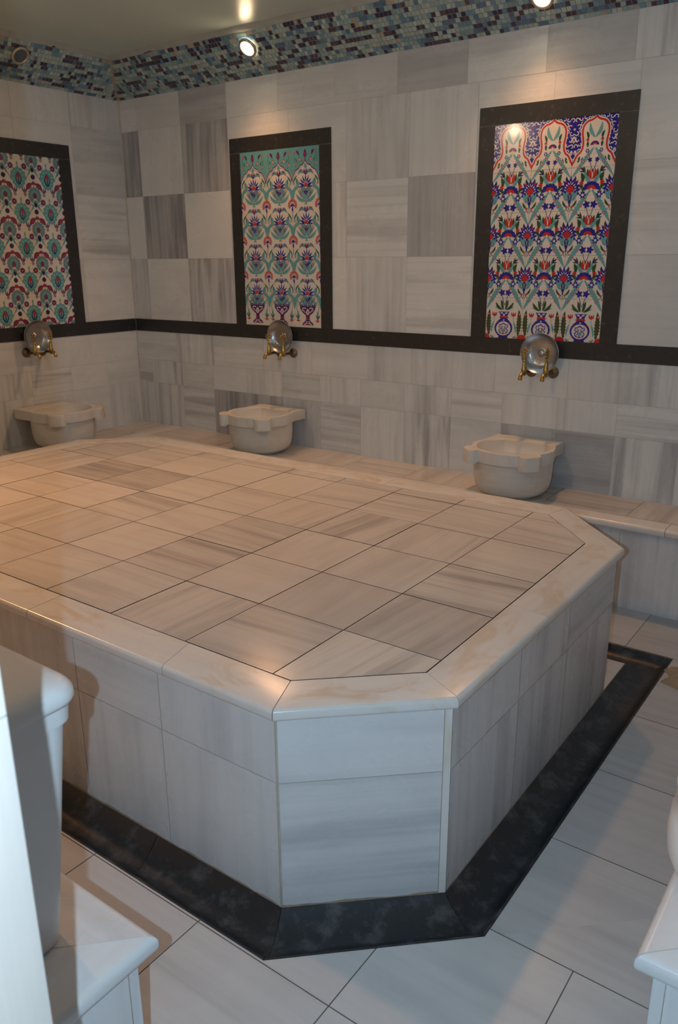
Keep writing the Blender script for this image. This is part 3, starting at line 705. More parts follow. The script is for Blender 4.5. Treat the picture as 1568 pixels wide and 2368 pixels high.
    for i in range(NX):
        cx=i+.5
        for w,col,l in ((.052,WHITE,4),(.030,RED,5),(-.012,WHITE,6)):
            R=[]
            for k,(x,y) in enumerate(H):
                p=H[max(k-1,0)]; q=H[min(k+1,len(H)-1)]; dx,dy=q[0]-p[0],q[1]-p[1]; L=math.hypot(dx,dy); R.append((max(0,x-dy/L*w) if k else 0,y+dx/L*w+(w*.5 if k==0 else 0)))
            R=[(min(.5,x),max(-.06,y)) for x,y in R]
            poly=R+[(.5,-.06),(-.5,-.06)]+[(-x,y) for x,y in R[::-1][:-1]]
            a.at(cx,4,1,l); a.add(poly,col,0)
        def wside(s):
            s.leaf(0,.54,.13,.86,.05,TURQ,bend=-.13,serr=1,n=8,l=0); s.rosette(.17,.50,.042,RED,RED,1,5); s.leaf(.16,.52,.21,.68,.030,GRN,bend=.1,l=0); s.leaf(.17,.47,.16,.34,.028,GRN,l=0); s.rosette(.16,.27,.052,COB,WHITE,1,6)
            s.leaf(.01,.34,.50,-.30,.055,TURQ,serr=1,n=12,peak=.4,l=0)
            for x,y in ((.14,.16),(.23,.05),(.33,-.07)): s.rosette(x,y,.034,RED,WHITE,2,5)
            s.rosette(.085,.08,.06,COB,COB,1,5); s.stroke([(.08,.06),(.04,-.08),(0,-.18)],.014,NAVY,1); s.leaf(.37,.03,.33,.17,.028,GRN,l=1); s.circ(.37,.09,.014,WHITE,2,n=6)
            s.leaf(.25,.15,.30,.05,.012,NAVY,l=1)
        both(a,cx,4,wside,7); a.at(cx,4,1,8)
        a.add([(.10*math.cos(t),.385+.085*math.sin(t)) for t in [PI*k/10 for k in range(11)]],COB,2); a.add([(.06*math.cos(t),.388+.05*math.sin(t)) for t in [PI*k/10 for k in range(11)]],RED,3); a.circ(0,.385,.022,WHITE,4,n=7)
        # vase row
        def vside(s):
            s.leaf(.01,1.06,.36,.62,.0,TURQ) if False else None
            s.leaf(.05,.70,.24,.90,.045,GRN,bend=-.12,l=3,serr=1,n=7); s.leaf(.03,.70,.10,.96,.035,GRN,l=3); s.leaf(.06,.70,.27,.76,.022,TURQ,bend=.1,l=2,serr=1,n=6)
            s.stroke([(.02,.72),(.06,1.0)],.014,NAVY,2)
            s.leaf(.40,.06,.40,.72,.075,GRN,bend=-.03,serr=1,n=9,l=2); s.stroke([(.41,.12),(.40,.58)],.02,lin(120,60,40),4); s.rosette(.43,.60,.04,RED,WHITE,4,5)
            s.tulip(.26,.54,.12,RED,RED,3); s.stroke([(.26,.56),(.27,.36),(.33,.18)],.010,TURQ,2); s.leaf(.33,.12,.27,.42,.022,TURQ,bend=-.08,l=2)
            s.leaf(.36,.08,.24,.05,.026,SLATE,bend=.3,l=2); s.add([(.36,0),(.5,0),(.5,.11),(.44,.10),(.39,.06)],RED,4)
            s.circ(.17,.40,.02,RED,7,n=6)
        both(a,cx,0,vside,1)
        a.at(cx,0,1,5)
        vs=[(.13,0),(.13,.035),(.12,.05),(.18,.10),(.235,.18),(.25,.26),(.225,.35),(.16,.43),(.10,.48),(.09,.53),(.11,.60),(.15,.66)]
        a.add([(x,y) for x,y in vs]+[(-x,y) for x,y in vs[::-1]],COB,0)
        a.add([(.0+.20*math.cos(t),.245+.175*math.sin(t)) for t in [2*PI*k/20 for k in range(20)]],WHITE,1)
        for sx in (1,-1):
            a.at(cx,0,sx,5)
            a.stroke([(.0,.38),(.06,.33),(.11,.34),(.12,.28),(.07,.25),(.12,.2),(.1,.14),(.05,.12)],.026,COB,2); a.stroke([(.02,.30),(.05,.24),(.03,.18),(.08,.17)],.022,COB,2); a.circ(.06,.29,.014,RED,3,n=6); a.circ(.09,.22,.012,RED,3,n=6)
            a.leaf(.0,.52,.13,.505,.03,RED,bend=.15,l=2); a.leaf(.02,.61,.10,.64,.018,WHITE,l=1)
        a.at(cx,0,1,7); a.leaf(0,.12,0,.26,.035,TURQ,l=1); a.leaf(-.05,.115,.05,.115,.02,RED,l=2); a.add([(-.10,.0),(.10,.0),(.09,.03),(-.09,.03)],NAVY,0); a.circ(0,.45,.02,WHITE,1,n=7); a.circ(0,.575,.03,WHITE,0,n=7)
    return a
def panel_middle():
    a=Art()
    def side(s):
        for k in range(3): pass
        s.leaf(0,-.45,.37,-.22,.050,TURQ,bend=-.14,l=1); s.leaf(0,-.41,.31,-.10,.030,SLATE,bend=-.06,l=2); s.leaf(0,-.38,.19,-.06,.026,TURQ,bend=-.05,l=2); s.leaf(0,-.33,.08,-.10,.020,SLATE,bend=-.05,l=2)
        s.leaf(.12,-.30,.27,-.05,.012,GRN,l=3); s.circ(.30,-.06,.018,ORG,3,n=6); s.leaf(0,-.30,.12,-.46,.024,TURQ,bend=.1,l=2)
        s.leaf(.02,.27,.30,.24,.045,SLATE,bend=.38,l=1); s.leaf(.10,.40,.24,.32,.010,PURP,bend=.2,l=3)
        s.leaf(.36,.20,.40,-.16,.060,TURQ,bend=-.25,l=1,n=10); s.leaf(.36,-.02,.49,-.46,.060,TURQ,bend=.10,l=1); s.leaf(.34,.22,.45,-.02,.03,LTURQ,bend=.14,l=1)
        s.leaf(.31,.26,.45,.06,.018,GRN,bend=.08,l=3); s.leaf(.32,.16,.36,.02,.012,GRN,l=2); s.circ(.34,.15,.014,PINK,3,n=6); s.circ(.42,.04,.016,PURP,3,n=6); s.circ(.22,-.2,.014,ORG,3,n=6)
        s.stroke([(.47,.10),(.40,-.02),(.36,-.12)],.010,PURP,1)
        s.circ(.25,.20,.010,PINK,2,n=5)
    def flower(s):
        s.burst(0,-.05,.315,.15,-12,192,9,COB,2,1.05); s.burst(0,-.04,.175,.10,25,155,5,WHITE,3); s.burst(0,-.05,.155,.085,20,160,5,COB,4); s.burst(0,-.06,.135,.075,25,155,5,ORG,5); s.burst(0,-.06,.08,.05,30,150,3,RED,6)
        for d in (-1,1): s.leaf(d*.01,-.16,d*.17,-.02,.042,SLATE,bend=-d*.25,l=7); s.leaf(0,-.16,d*.08,-.02,.026,SLATE,bend=-d*.1,l=8)
        for d in (-1,0,1): s.leaf(d*.03,-.22,d*.10,-.10+abs(d)*.0,.036,COB,l=7)
        s.leaf(0,-.14,0,-.27,.045,COB,l=7); s.leaf(0,-.17,0,-.24,.014,ORG,l=8)
        s.stroke([(0,-.24),(0,-.45)],.018,TURQ,1); s.add([(-.06,-.42),(.06,-.42),(.02,-.47),(.06,-.53),(-.06,-.53),(-.02,-.47)],TURQ,2)
        s.tulip(0,.30,.13,COB,ORG,4); s.leaf(0,.26,0,.36,.04,COB,l=4); s.stroke([(0,.2),(0,.30)],.014,COB,3)
    def carn(s):
        for k in range(11):
            t=math.radians(-28+236*k/10); s.leaf(.05*math.cos(t),.42+.05*math.sin(t),.18*math.cos(t),.42+.18*math.sin(t),.030,PINK,l=2,n=5,peak=.72); s.leaf(.08*math.cos(t),.42+.08*math.sin(t),.15*math.cos(t),.42+.15*math.sin(t),.012,RED,l=3,n=4,peak=.7)
        s.burst(0,.38,.10,.06,0,180,4,COB,4); s.leaf(0,.38,0,.22,.032,COB,l=4); s.leaf(.02,.40,.03,.28,.01,WHITE,l=6); s.stroke([(0,.25),(0,.05)],.016,COB,3)
    for j in range(4):
        y=j+1.0
        for i in range(3):
            both(a,i+.5,y,side,1); a.at(i+.5,y,1,3); flower(a)
        for i in range(4):
            if j<3: a.at(i,y+.05,1,3); carn(a)
    # top spandrels
    H=[(0,.66),(.03,.60),(.08,.545),(.14,.52),(.20,.50),(.235,.44),(.30,.41),(.36,.385),(.40,.33),(.44,.27),(.475,.20),(.50,.10)]
    for i in range(3):
        for sx in (1,-1):
            a.at(i+.5,4,sx,12)
            for k in range(len(H)-1):
                (x0,y0),(x1,y1)=H[k],H[k+1]; a.add([(x0,y0),(x1,y1),(x1,1.03),(x0,1.03)],TURQ,0)
            a.stroke([(x,y-.012) for x,y in H],.055,WHITE,1); a.stroke(H,.030,PURP,2)
            a.rosette(.20,.66,.050,ORG,WHITE,2,6); a.rosette(.38,.86,.042,PINK,RED,2,6); a.rosette(.40,.55,.034,ORG,WHITE,2,5); a.leaf(.22,.78,.32,.92,.036,PURP,l=2,serr=1,n=5); a.leaf(.24,.80,.24,.9,.016,PURP,l=2); a.stroke([(.1,.6),(.22,.72),(.22,.8)],.010,GRN,1); a.stroke([(.34,.46),(.42,.66),(.38,.82)],.010,GRN,1); a.leaf(.30,.60,.36,.72,.014,GRN,l=2); a.circ(.3,.5,.018,PINK,2,n=6)
        a.at(i+.5,4,1,14); a.leaf(0,.70,0,.94,.05,PURP,l=2); a.leaf(-.07,.78,.07,.78,.035,PURP,l=2); a.leaf(0,.74,0,.86,.02,RED,l=3); a.stroke([(0,.64),(0,.74)],.02,PURP,2); a.leaf(0,.42,0,.58,.05,TURQ,l=0)
    # bowls at the foot
    for i in range(3):
        a.at(i+.5,0,1,9)
        a.add([(-.30,.62),(.30,.62),(.28,.54),(.20,.44),(.08,.36),(.06,.30),(.08,.25),(-.08,.25),(-.06,.30),(-.08,.36),(-.20,.44),(-.28,.54)],PURP,0)
        a.add([(-.22,.07),(.22,.07),(.19,.13),(.10,.19),(.06,.25),(-.06,.25),(-.10,.19),(-.19,.13)],PURP,0); a.add([(-.22,.07),(.22,.07),(.21,.09),(-.21,.09)],RED,1); a.leaf(-.09,.25,.09,.25,.02,RED,l=2)
        a.leaf(0,.36,0,.55,.065,WHITE,l=1); a.leaf(0,.40,0,.50,.028,ORG,l=2)
        for sx in (1,-1):
            a.at(i+.5,0,sx,9)
            a.stroke([(.06,.56),(.13,.57),(.20,.56),(.19,.50),(.14,.49)],.030,WHITE,1); a.stroke([(.07,.44),(.12,.45),(.15,.5)],.02,WHITE,1); a.stroke([(.02,.12),(.07,.13),(.10,.10),(.15,.10)],.026,WHITE,1); a.circ(.04,.17,.022,WHITE,1,n=7)
            for x in (.05,.12,.19,.26): a.leaf(x,.62,x,.68,.025,PURP,l=0)
            a.leaf(.30,.62,.22,.74,.03,SLATE,bend=-.2,l=0); a.leaf(.05,.64,.30,.76,.03,SLATE,bend=.1,l=0); a.leaf(.02,.66,.14,.88,.024,TURQ,l=0)
            a.leaf(.38,.26,.37,.50,.030,TURQ,l=0); a.leaf(.38,.24,.31,.38,.018,GRN,l=1); a.leaf(.38,.24,.46,.38,.018,GRN,l=1); a.rosette(.37,.20,.05,RED,PINK,2,7); a.leaf(.28,.20,.47,.20,.02,PINK,l=1); a.stroke([(.36,.24),(.42,.6),(.36,.85)],.012,GRN,0)
    return a
def panel_left():
    a=Art()
    def cell(s):
        pass
    for j in range(-1,6):
        for i in range(-1,4):
            # round turquoise palmette with a red and blue heart
            a.at(i+.5,j+.35,1,2)
            m=40; a.add([((.27+.02*math.cos(12*t))*math.cos(t)*(1 if math.sin(t)>-.2 else .86),(.27+.02*math.cos(12*t))*math.sin(t)*1.12) for t in [2*PI*k/m for k in range(m)]],TURQ,0)
            for k in range(9):
                t=math.radians(-50+280*k/8); a.circ(.175*math.cos(t),.02+.19*math.sin(t),.028,LTURQ,1,n=8); a.circ(.175*math.cos(t),.02+.19*math.sin(t),.013,WHITE,2,n=6)
            a.leaf(0,-.20,0,.17,.10,NAVY,l=3); a.leaf(0,-.15,0,.14,.07,TURQ,l=4); a.leaf(0,-.03,0,.13,.05,RED,l=5); a.leaf(0,-.14,0,.0,.018,NAVY,l=6); a.leaf(0,.24,0,.34,.04,TURQ,l=1)
            # blue grey feathered palmette on the joint
            a.at(i,j+.86,1,2); a.burst(0,0,.27,.215,-62,242,15,SLATE,0,1.08); a.burst(0,.0,.17,.12,-20,200,9,LTURQ,1,1.05); a.burst(0,-.01,.14,.10,0,180,7,SLATE,2); a.leaf(0,-.08,0,.10,.065,PLUM,l=3); a.circ(0,.015,.026,RED,4,n=7); a.leaf(0,-.14,0,-.34,.06,NAVY,l=1); a.leaf(0,-.12,.09,-.26,.03,SLATE,l=1); a.leaf(0,-.12,-.09,-.26,.03,SLATE,l=1)
            for sx in (1,-1):
                a.at(i,j,sx,2)
                a.stroke([(.0,.62),(.14,.50),(.24,.34)],.014,NAVY,0); a.leaf(.03,.55,.20,.64,.022,TURQ,l=0); a.leaf(.06,.60,.16,.44,.03,TURQ,l=0)
                a.rosette(.27,.68,.095,PURP,PINK,3,9,.12); a.stroke([(.27,.62),(.17,.56)],.012,NAVY,1)
                a.leaf(.07,1.22,.28,1.02,.075,PLUM,bend=.05,l=3); a.leaf(.09,1.19,.24,1.06,.018,RED,l=4); a.leaf(.06,1.16,.03,1.28,.02,PLUM,l=3); a.leaf(.07,1.21,.02,1.26,.012,PURP,l=3)
                for d in (-.05,0,.05): a.leaf(.33+d*.5,.93,.34+d*1.7,1.10,.020,PURP,l=3)
                a.rosette(.33,.89,.055,PURP,WHITE,4,6)
            a.at(i,j+.40,1,3); a.rosette(0,0,.082,NAVY,PURP,0,9,.12); a.at(i,j+.22,1,3); a.leaf(-.07,0,.07,0,.05,PLUM,l=0); a.leaf(0,-.06,0,.06,.04,RED,l=1)
            a.at(i+.5,j+.74,1,2); a.leaf(0,-.06,0,.08,.03,TURQ,l=0)
    return a
PW,PH=.594,.996; TL=.198; FW=.0825
def build_panel(art,label,loc,rz):
    """local: wall at y=0, room at -y, x centred, z=0 on the black band"""
    t=thing('wall_tile_panel',label,'tile panel',loc,rz,'black framed tile panels on the walls')
    mb=MB(); base=-.0035
    mb.box(-PW/2,PW/2,base+.0002,-.0002,0.0005,PH,col=lin(120,110,100),mi=0)
    for i in range(3):
        for j in range(5):
            g=.0006; x0=-PW/2+i*TL+g; x1=x0+TL-2*g; z0=.0005+j*TL*PH/.99+g; z1=min(PH,z0+TL*PH/.99-2*g)
            mb.face([(x0,base,z0),(x1,base,z0),(x1,base,z1),(x0,base,z1)],None,WHITE)
    hp=[(1,0,3-.004),(-1,0,-.004),(0,1,5.0),(0,-1,-.004)]
    S=TL; SZ=PH/5
    for ip,(pts,col,l) in enumerate(art.p):
        ar=sum(pts[k][0]*pts[(k+1)%len(pts)][1]-pts[(k+1)%len(pts)][0]*pts[k][1] for k in range(len(pts)))
        if ar<0: pts=pts[::-1]
        q=clip(pts,hp)
        if len(q)<3 or area(q)<1e-6: continue
        mb.face([(-PW/2+x*S,base-.00014*l-(ip%12)*.00001,z*SZ) for x,z in q],None,col)
    mb.build('painted_tiles',[M['glaze']],t)
    O=PW/2+FW; y=-.0055
    for nm,(x0,x1,z0,z1) in (('frame_top',(-O,O,PH+.0006,PH+FW)),('frame_side',(-O,-PW/2-.0006,.0005,PH-.0004)),('frame_side',(PW/2+.0006,O,.0005,PH-.0004))):
        mb=MB(); mb.box(x0,x1,y,-.0002,z0,z1); mb.build(nm,M['black'],t,bevel=.0012)
    for s in (-1,1):
        mb=MB(); a0,a1=sorted((s*PW/2,s*O)); mb.box(a0,a1,-.0048,-.0004,PH-.0004,PH+.0006); mb.build('frame_joint',M['grout'],t)
    return t
build_panel(panel_right(),'right wall panel of bright flower vases under red-edged arches in a black frame',(-.380,YB,BT),0)
build_panel(panel_middle(),'middle wall panel of blue blossoms over purple footed bowls in a black frame',(-2.037,YB,BT),0)
build_panel(panel_left(),'left wall panel of turquoise and purple blossoms without vases in a black frame',(XL,1.405,BT),PI/2)

# ------------------------------------------------------------------ basins
def rim_outline(grow=0.0, n=12):
    """plan of the rim: square back against the wall, round front, two tabs on the front diagonals. local: wall at y=0, room at -y"""
    r=.206+grow; cy=-.238; hw=.190+grow; tw=.052+grow; tl=.250+grow
    P=[(hw,-.012+grow*0),(-hw,-.012)][::-1]
    hr=.168; out=[(-hw,-.012)]
    def arc(a0,a1,k):
        for q in range(k+1):
            a=math.radians(a0+(a1-a0)*q/k); out.append((r*math.cos(a),cy+r*math.sin(a)))
    def tab(deg):
        a=math.radians(deg); d=(math.cos(a),math.sin(a)); p=(-d[1],d[0])
        base=math.sqrt(max(r*r-tw*tw,0)); rc=.03
        for s,q in ((-1,0),(-1,1),(0,2),(1,3),(1,4)): pass
        seq=[(base,-tw),(tl-rc,-tw)]+[(tl-rc+rc*math.sin(t),-tw+rc-rc*math.cos(t)) for t in [PI/2*k/5 for k in range(1,6)]]
        seq+=[(u,-w) for u,w in reversed(seq)]
        for u,w in seq: out.append((d[0]*u+p[0]*w,cy+d[1]*u+p[1]*w))
    out.append((-hw,cy+.055)) 
    half=math.degrees(math.asin(tw/r))
    arc(180,226-half,8); out.pop(); tab(226); arc(226+half+1,314-half-1,14); tab(314); arc(314+half+1,360,8); out[-1]=(r*.999,cy)
    out.append((.186,cy+.07)); out.append((hr,cy+.12)); out.append((hr,-.012))
    return out
def make_basin(label,loc,rz):
    t=thing('marble_wash_basin',label,'basin',loc,rz,'carved marble wash basins under the wall panels')
    cy=-.238; H=.242; th=.058; rh=.178
    # body: outer bowl with small foot
    prof=[(.0,0.0),(.112,0.0),(.118,.004),(.120,.010),(.134,.012),(.156,.020),(.174,.036),(.185,.060),(.190,.09),(.193,.13),(.194,H-th+.002)]
    mb=MB(); mb.grid(lathe(prof,56,org=(0,cy,0)),uvs=1,col=(.05,.25,.35,1)); mb.build('bowl_body',M['basin'],t)
    # rim with tabs: outline ring -> round hole ring, and down into the bowl
    out=rim_outline(); n=len(out)
    # resample hole at matching angles
    hole=[]
    for x,y in out:
        a=math.atan2(y-cy,x); hole.append((rh*math.cos(a),cy+rh*math.sin(a)))
    lerp=lambda a,b,f:(a[0]+(b[0]-a[0])*f,a[1]+(b[1]-a[1])*f)
    mb=MB()
    inn=[(.192*math.cos(math.atan2(y-cy,x)),cy+.192*math.sin(math.atan2(y-cy,x))) for x,y in out]
    drop=lambda x,y:.012 if math.hypot(x,y-cy)>.222 and y<cy else 0
    rings=[[(p[0],p[1],H-th) for p in inn],
           [(p[0],p[1],H-th-drop(*p)) for p in out],
           [(p[0],p[1],H-.008) for p in out],
           [lerp(p,h,.012)+(H-.003,) for p,h in zip(out,hole)],
           [lerp(p,h,.05)+(H,) for p,h in zip(out,hole)],
           [lerp(p,h,.9)+(H-.001,) for p,h in zip(out,hole)],
           [h+(H-.007,) for h in hole]]
    for k in range(1,9):
        a=PI/2*k/8; rr=rh*math.cos(a)*(1 if k<8 else 0)+.0004; zz=H-.007-.135*math.sin(a)
        rings.append([(rr*math.cos(math.atan2(h[1]-cy,h[0])),cy+rr*math.sin(math.atan2(h[1]-cy,h[0])),zz) for h in hole])
    mb.grid(rings,col=(.03,.22,.4,1))
    o=mb.build('basin_rim',M['basin'],t)
    md=o.modifiers.new('soft','EDGE_SPLIT') if False else None
    for p in o.data.polygons: p.use_smooth=True
    try: o.data.set_sharp_from_angle(angle=math.radians(40))
    except Exception: pass
    return t
b0=make_basin('carved marble basin with two tabs on the bench under the right wall panel',(-.380,YB,ZB),0)
dup(b0,(-2.035,YB,ZB),0,'carved marble basin with two tabs on the bench under the middle wall panel')
dup(b0,(XL,1.365,ZB),PI/2,'carved marble basin with two tabs on the left wall bench, under the left wall panel')

# ------------------------------------------------------------------ taps (local: wall at y=0, room at -y, z=0 pipe height)
def ring_torus(c,R,r,axis,seg=14,s2=7):
    rg=[]
    for i in range(seg+1):
        a=2*PI*i/seg; rr=[]
        for k in range(s2):
            b=2*PI*k/s2; d=R+r*math.cos(b); h=r*math.sin(b)
            x,z=d*math.cos(a),d*math.sin(a)
            rr.append((c[0]+x,c[1]+h,c[2]+z) if axis=='y' else (c[0]+h,c[1]+x,c[2]+z))
        rg.append(rr)
    return rg
def make_tap(label,loc,rz,turn):
    t=thing('brass_tap',label,'tap',loc,rz,'brass taps over the basins')
    mb=MB(); mb.grid(lathe([(0,-.0008),(.028,-.0008),(.030,.004),(.027,.010),(.016,.013),(.012,.018),(0,.018)],28,'y')); mb.build('wall_flange',M['bronze'],t)
    mb=MB(); mb.grid(lathe([(0,.015),(.0085,.015),(.0085,.085),(.012,.088),(.0125,.104),(.009,.112),(0,.113)],20,'y')); mb.build('pipe',M['bronze'],t)
    mb=MB(); mb.grid(lathe([(0,-.014),(.008,-.013),(.0125,-.004),(.013,.006),(.0115,.012),(.0135,.016),(.0135,.020),(.0115,.024),(.0085,.05),(.0065,.056),(.009,.059),(.009,.063),(.005,.066),(0,.067)],22,org=(0,-.098,0))); mb.build('valve_body',M['brass'],t)
    mb=MB(); mb.grid(tube([(0,-.103,.002),(0,-.118,.0),(0,-.131,-.007),(0,-.138,-.018),(0,-.141,-.030)],[.009,.0092,.0092,.0098,.0105]),cap0=True,cap1=True); mb.build('spout',M['brass'],t)
    mb=MB(); ax='x' if turn else 'y'; c=(0,-.098,.098)
    mb.grid(lathe([(0,.062),(.004,.064),(.0035,.078),(0,.080)],12,org=(0,-.098,0)))
    for k in range(5):
        a=PI/2+2*PI*k/5; d=.0165; dx,dz=d*math.cos(a),d*math.sin(a)
        mb.grid(ring_torus((c[0]+(0 if turn else dx),c[1]+(dx if turn else 0),c[2]+dz),.0085,.0026,ax))
    mb.grid(ring_torus(c,.0075,.0026,ax))
    mb.build('tap_handle',M['brass'],t)
    return t
ZP=1.000; XC={'right':-.353,'middle':-2.013}
proto=make_tap('left brass tap under the right wall panel, openwork handle facing the room',(XC['right']-.060,YB,ZP-.002),0,False)
proto2=make_tap('right brass tap under the right wall panel, handle turned edge-on',(XC['right']+.054,YB,ZP),0,True)
dup(proto,(XC['middle']-.058,YB,ZP-.004),0,'left brass tap of the pair under the middle wall panel')
dup(proto2,(XC['middle']+.056,YB,ZP-.003),0,'right brass tap of the pair under the middle wall panel')
dup(proto2,(XL,1.375-.058,ZP-.004),PI/2,'left brass tap of the pair on the left wall')
dup(proto2,(XL,1.375+.058,ZP-.004),PI/2,'right brass tap of the pair on the left wall, nearer the room corner')

# ------------------------------------------------------------------ metal bath bowls leaning behind the taps
def make_bowl(label,loc,rz):
    t=thing('metal_bath_bowl',label,'bowl',loc,rz,'metal bath bowls behind the taps')
    R=.0985
    inner=[(0,.006),(.010,.007),(.016,.004),(.020,-.002),(.024,-.0015),(.060,-.0015),(.064,.001),(.068,.003),(.080,.012),(.090,.024),(R-.002,.034)]
    outer=[(R,.036),(R+.0015,.035),(R,.033),(.0915,.022),(.081,.009),(.068,-.001),(.060,-.004),(0,-.004)]
    mb=MB(); mb.grid(lathe(inner+outer,64,'y'))
    mb.build('bowl_shell',M['tin'],t)
    mb=MB(); mb.grid(lathe([(0,.0115),(.007,.011),(.013,.0085),(.0165,.004),(.018,-.001)],28,'y')); mb.build('centre_boss',M['tin'],t)
    return t
w0=make_bowl('round metal bowl with raised boss propped behind the taps under the right panel',(XC['right'],YB-.030,1.094),0)
dup(w0,(XC['middle'],YB-.030,1.096),0,'round tinned metal bowl propped behind the taps under the middle wall panel')
dup(w0,(XL+.030,1.375,1.094),PI/2,'round tinned metal bowl propped behind the taps on the left wall')

# ------------------------------------------------------------------ plastic bin on the near left bench
def rrect(cx,cy,hx,hy,r,z,n=7):
    P=[]
    for sx,sy,a0 in ((1,1,0),(-1,1,90),(-1,-1,180),(1,-1,270)):
        for k in range(n):
            a=math.radians(a0+90*k/(n-1)); P.append((cx+sx*(hx-r)+r*math.cos(a),cy+sy*(hy-r)+r*math.sin(a),z))
    return P
t=thing('plastic_bin','white plastic lidded bin standing on the near marble bench at the lower left','bin',(-.045,-1.135,ZB))
BH=.492
def body(f,z,g=0): 
    return rrect(0,0,.200+.034*f+g,.098+.036*f+g,.035,z)
mb=MB()
rg=[body(0,.0005,-.012),body(0,.003,-.003),body(0,.012,0)]
for k in range(1,9): rg.append(body(k/8,.012+(BH-.075)*k/8))
rg+= [body(1,BH-.060,.006),body(1,BH-.030,.008)]
mb.grid(rg,cap0=True,cap1=True); o=mb.build('bin_body',M['plastic'],t); o.data.set_sharp_from_angle(angle=math.radians(50))
mb=MB(); lx,ly=.246,.156
L_=lambda i,z,r=.045:rrect(0,0,lx-i,ly-i,r,z)
rg=[L_(.012,BH-.032),L_(.003,BH-.031),L_(0,BH-.024),L_(.001,BH-.012),L_(.006,BH-.003),L_(.014,BH+.003),L_(.03,BH+.006),L_(.06,BH+.0095,.04),L_(.10,BH+.011,.03),L_(.145,BH+.012,.012)]
mb.grid(rg,cap0=True,cap1=True); o=mb.build('lid',M['plastic'],t); o.data.set_sharp_from_angle(angle=math.radians(60))

# ------------------------------------------------------------------ round white tub on the right bench
t=thing('plastic_tub','round white plastic tub standing on the bench at the right edge of the picture','tub',(1.095,-.205,ZB))
mb=MB(); pr=[(0,.0005),(.118,.0005),(.130,.003),(.144,.012),(.156,.04),(.160,.08),(.157,.12),(.147,.175),(.150,.178),(.154,.182),(.152,.186),(.144,.186),(.141,.175),(.150,.12),(.152,.08),(.148,.045),(.137,.018),(.12,.010),(0,.010)]
mb.grid(lathe(pr,64)); mb.build('tub_shell',M['tubp'],t)
mb=MB(); mb.grid(ring_torus((0,0,0),.02,.004,'x')); o=mb.build('tub_handle',M['tubp'],t); o.location=(.170,0,.13)

# ------------------------------------------------------------------ cove lamps
def make_lamp(name,label,loc,direction,lit):
    t=thing(name,label,'spotlight',loc,0,'spotlights in the mosaic cove' if lit else None)
    q=Vector(direction).normalized().to_track_quat('Z','Y'); t.rotation_mode='QUATERNION'; t.rotation_quaternion=q
    mb=MB(); mb.grid(lathe([(.038,-.004),(.038,.004),(.041,.008),(.050,.008),(.054,.004),(.054,-.004)],36)); mb.build('lamp_ring',M['chrome'],t)
    mb=MB(); mb.grid(lathe([(0,.012),(.018,.011),(.030,.008),(.038,.003)] if lit else [(0,.001),(.036,.001),(.038,.002)],32)); mb.build('lamp_glass',M['bulb'] if lit else M['socket'],t)
    return t
def cove_pt(wall,a,s=.126):
    if wall=='b': return (a,YB-s,ZMOS+s),(0,-1,-1)
    if wall=='l': return (XL+s,a,ZMOS+s),(1,0,-1)
    if wall=='n': return (a,YN+s,ZMOS+s),(0,1,-1)
    return (XR-s,a,ZMOS+s),(-1,0,-1)
LAMPS=[('b',-2.12,'glowing spotlight set in the blue mosaic cove above the middle wall panel',True),('b',-.43,'glowing spotlight in the mosaic cove above the right wall panel, at the top edge',True),
       ('l',1.416,'unlit round spotlight in the mosaic cove above the left wall panel',False),('l',-.25,'glowing spotlight in the left cove outside the picture, nearer the doorway wall',True),
       ('n',-2.1,'added unseen fill spotlight in the cove above the near wall, farther from the doorway',True),('n',-.43,'added unseen fill spotlight in the cove above the near wall, nearer the doorway',True),('r',.4,'added unseen fill spotlight in the cove above the right wall',True)]  # near and right wall lamps are added, unseen fill for the facing walls
def light(name,typ,loc,energy,color,size=.03):
    l=bpy.data.lights.new(name,typ); l.energy=energy; l.color=color
    if typ in('POINT','SPOT'): l.shadow_soft_size=size
    o=bpy.data.objects.new(name,l); C.objects.link(o); o.location=loc; return o
WARM=(1.0,.47,.20)
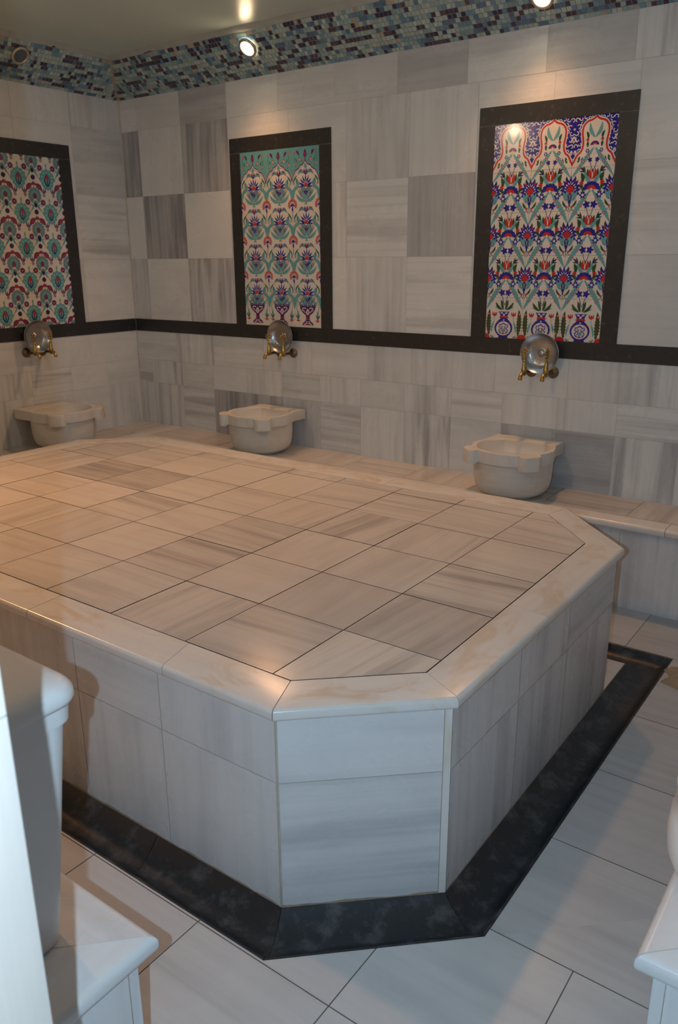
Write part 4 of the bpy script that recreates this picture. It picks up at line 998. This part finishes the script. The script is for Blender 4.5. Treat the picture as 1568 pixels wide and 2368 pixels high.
for w,a,lab,lit in LAMPS:
    p,d=cove_pt(w,a,.098 if (w,a)==('b',-.43) else .126); dn=Vector(d).normalized(); p=Vector(p)+dn*.022
    make_lamp('cove_spotlight',lab,p,d,lit)
    if lit:
        o=light('cove_light','SPOT',p+dn*.035,LAMP_W[w],WARM if w in 'bl' else (1.0,.76,.54),.05)
        o.data.spot_size=math.radians(128 if w=='b' else 84); o.data.spot_blend=1.0
        aim=Vector((d[0]*.8,d[1]*.5,-1)) if w in 'bl' else Vector((d[0],d[1],-.34));
        if w in 'nr': o.data.spot_size=math.radians(72)
        o.rotation_euler=aim.to_track_quat('-Z','Y').to_euler()

# ------------------------------------------------------------------ camera, flash, world
yaw,pitch,roll,F=2.1993,-.3054,-.0063,1849.15
fw=Vector((math.cos(yaw)*math.cos(pitch),math.sin(yaw)*math.cos(pitch),math.sin(pitch)))
rt=Vector((math.sin(yaw),-math.cos(yaw),0)); up=rt.cross(fw)
rr=rt*math.cos(roll)+up*math.sin(roll); uu=up*math.cos(roll)-rt*math.sin(roll)
CAM=Vector((1.18697,-1.65116,1.53891))
cd=bpy.data.cameras.new('camera'); co=bpy.data.objects.new('camera',cd); C.objects.link(co)
m3=Matrix((rr,uu,-fw)).transposed(); co.matrix_world=Matrix.Translation(CAM)@m3.to_4x4()
cd.sensor_fit='VERTICAL'; cd.sensor_height=23.6; cd.sensor_width=15.63; cd.lens=F/2368*23.6; cd.clip_start=.02
cd.dof.use_dof=True; cd.dof.focus_distance=2.4; cd.dof.aperture_fstop=4.0
bpy.context.scene.camera=co
light('camera_flash','POINT',CAM-rr*.085-uu*.010-fw*.028,FLASH_W,(.64,.89,1.10),.006)
w=bpy.data.worlds.new('world'); bpy.context.scene.world=w; w.use_nodes=True
bg=w.node_tree.nodes['Background']; bg.inputs[0].default_value=(.62,.66,.72,1); bg.inputs[1].default_value=.06
sc=bpy.context.scene
sc.view_settings.view_transform='Standard'; sc.view_settings.look='None'; sc.view_settings.exposure=EXPO; sc.view_settings.gamma=1.0
try:
    sc.cycles.use_denoising=True; sc.cycles.max_bounces=6; sc.cycles.diffuse_bounces=4; sc.cycles.glossy_bounces=3; sc.cycles.transmission_bounces=2; sc.cycles.use_adaptive_sampling=True; sc.cycles.adaptive_threshold=.06; sc.cycles.adaptive_min_samples=12; sc.cycles.sample_clamp_indirect=4.0; sc.cycles.sample_clamp_direct=0
except Exception: pass
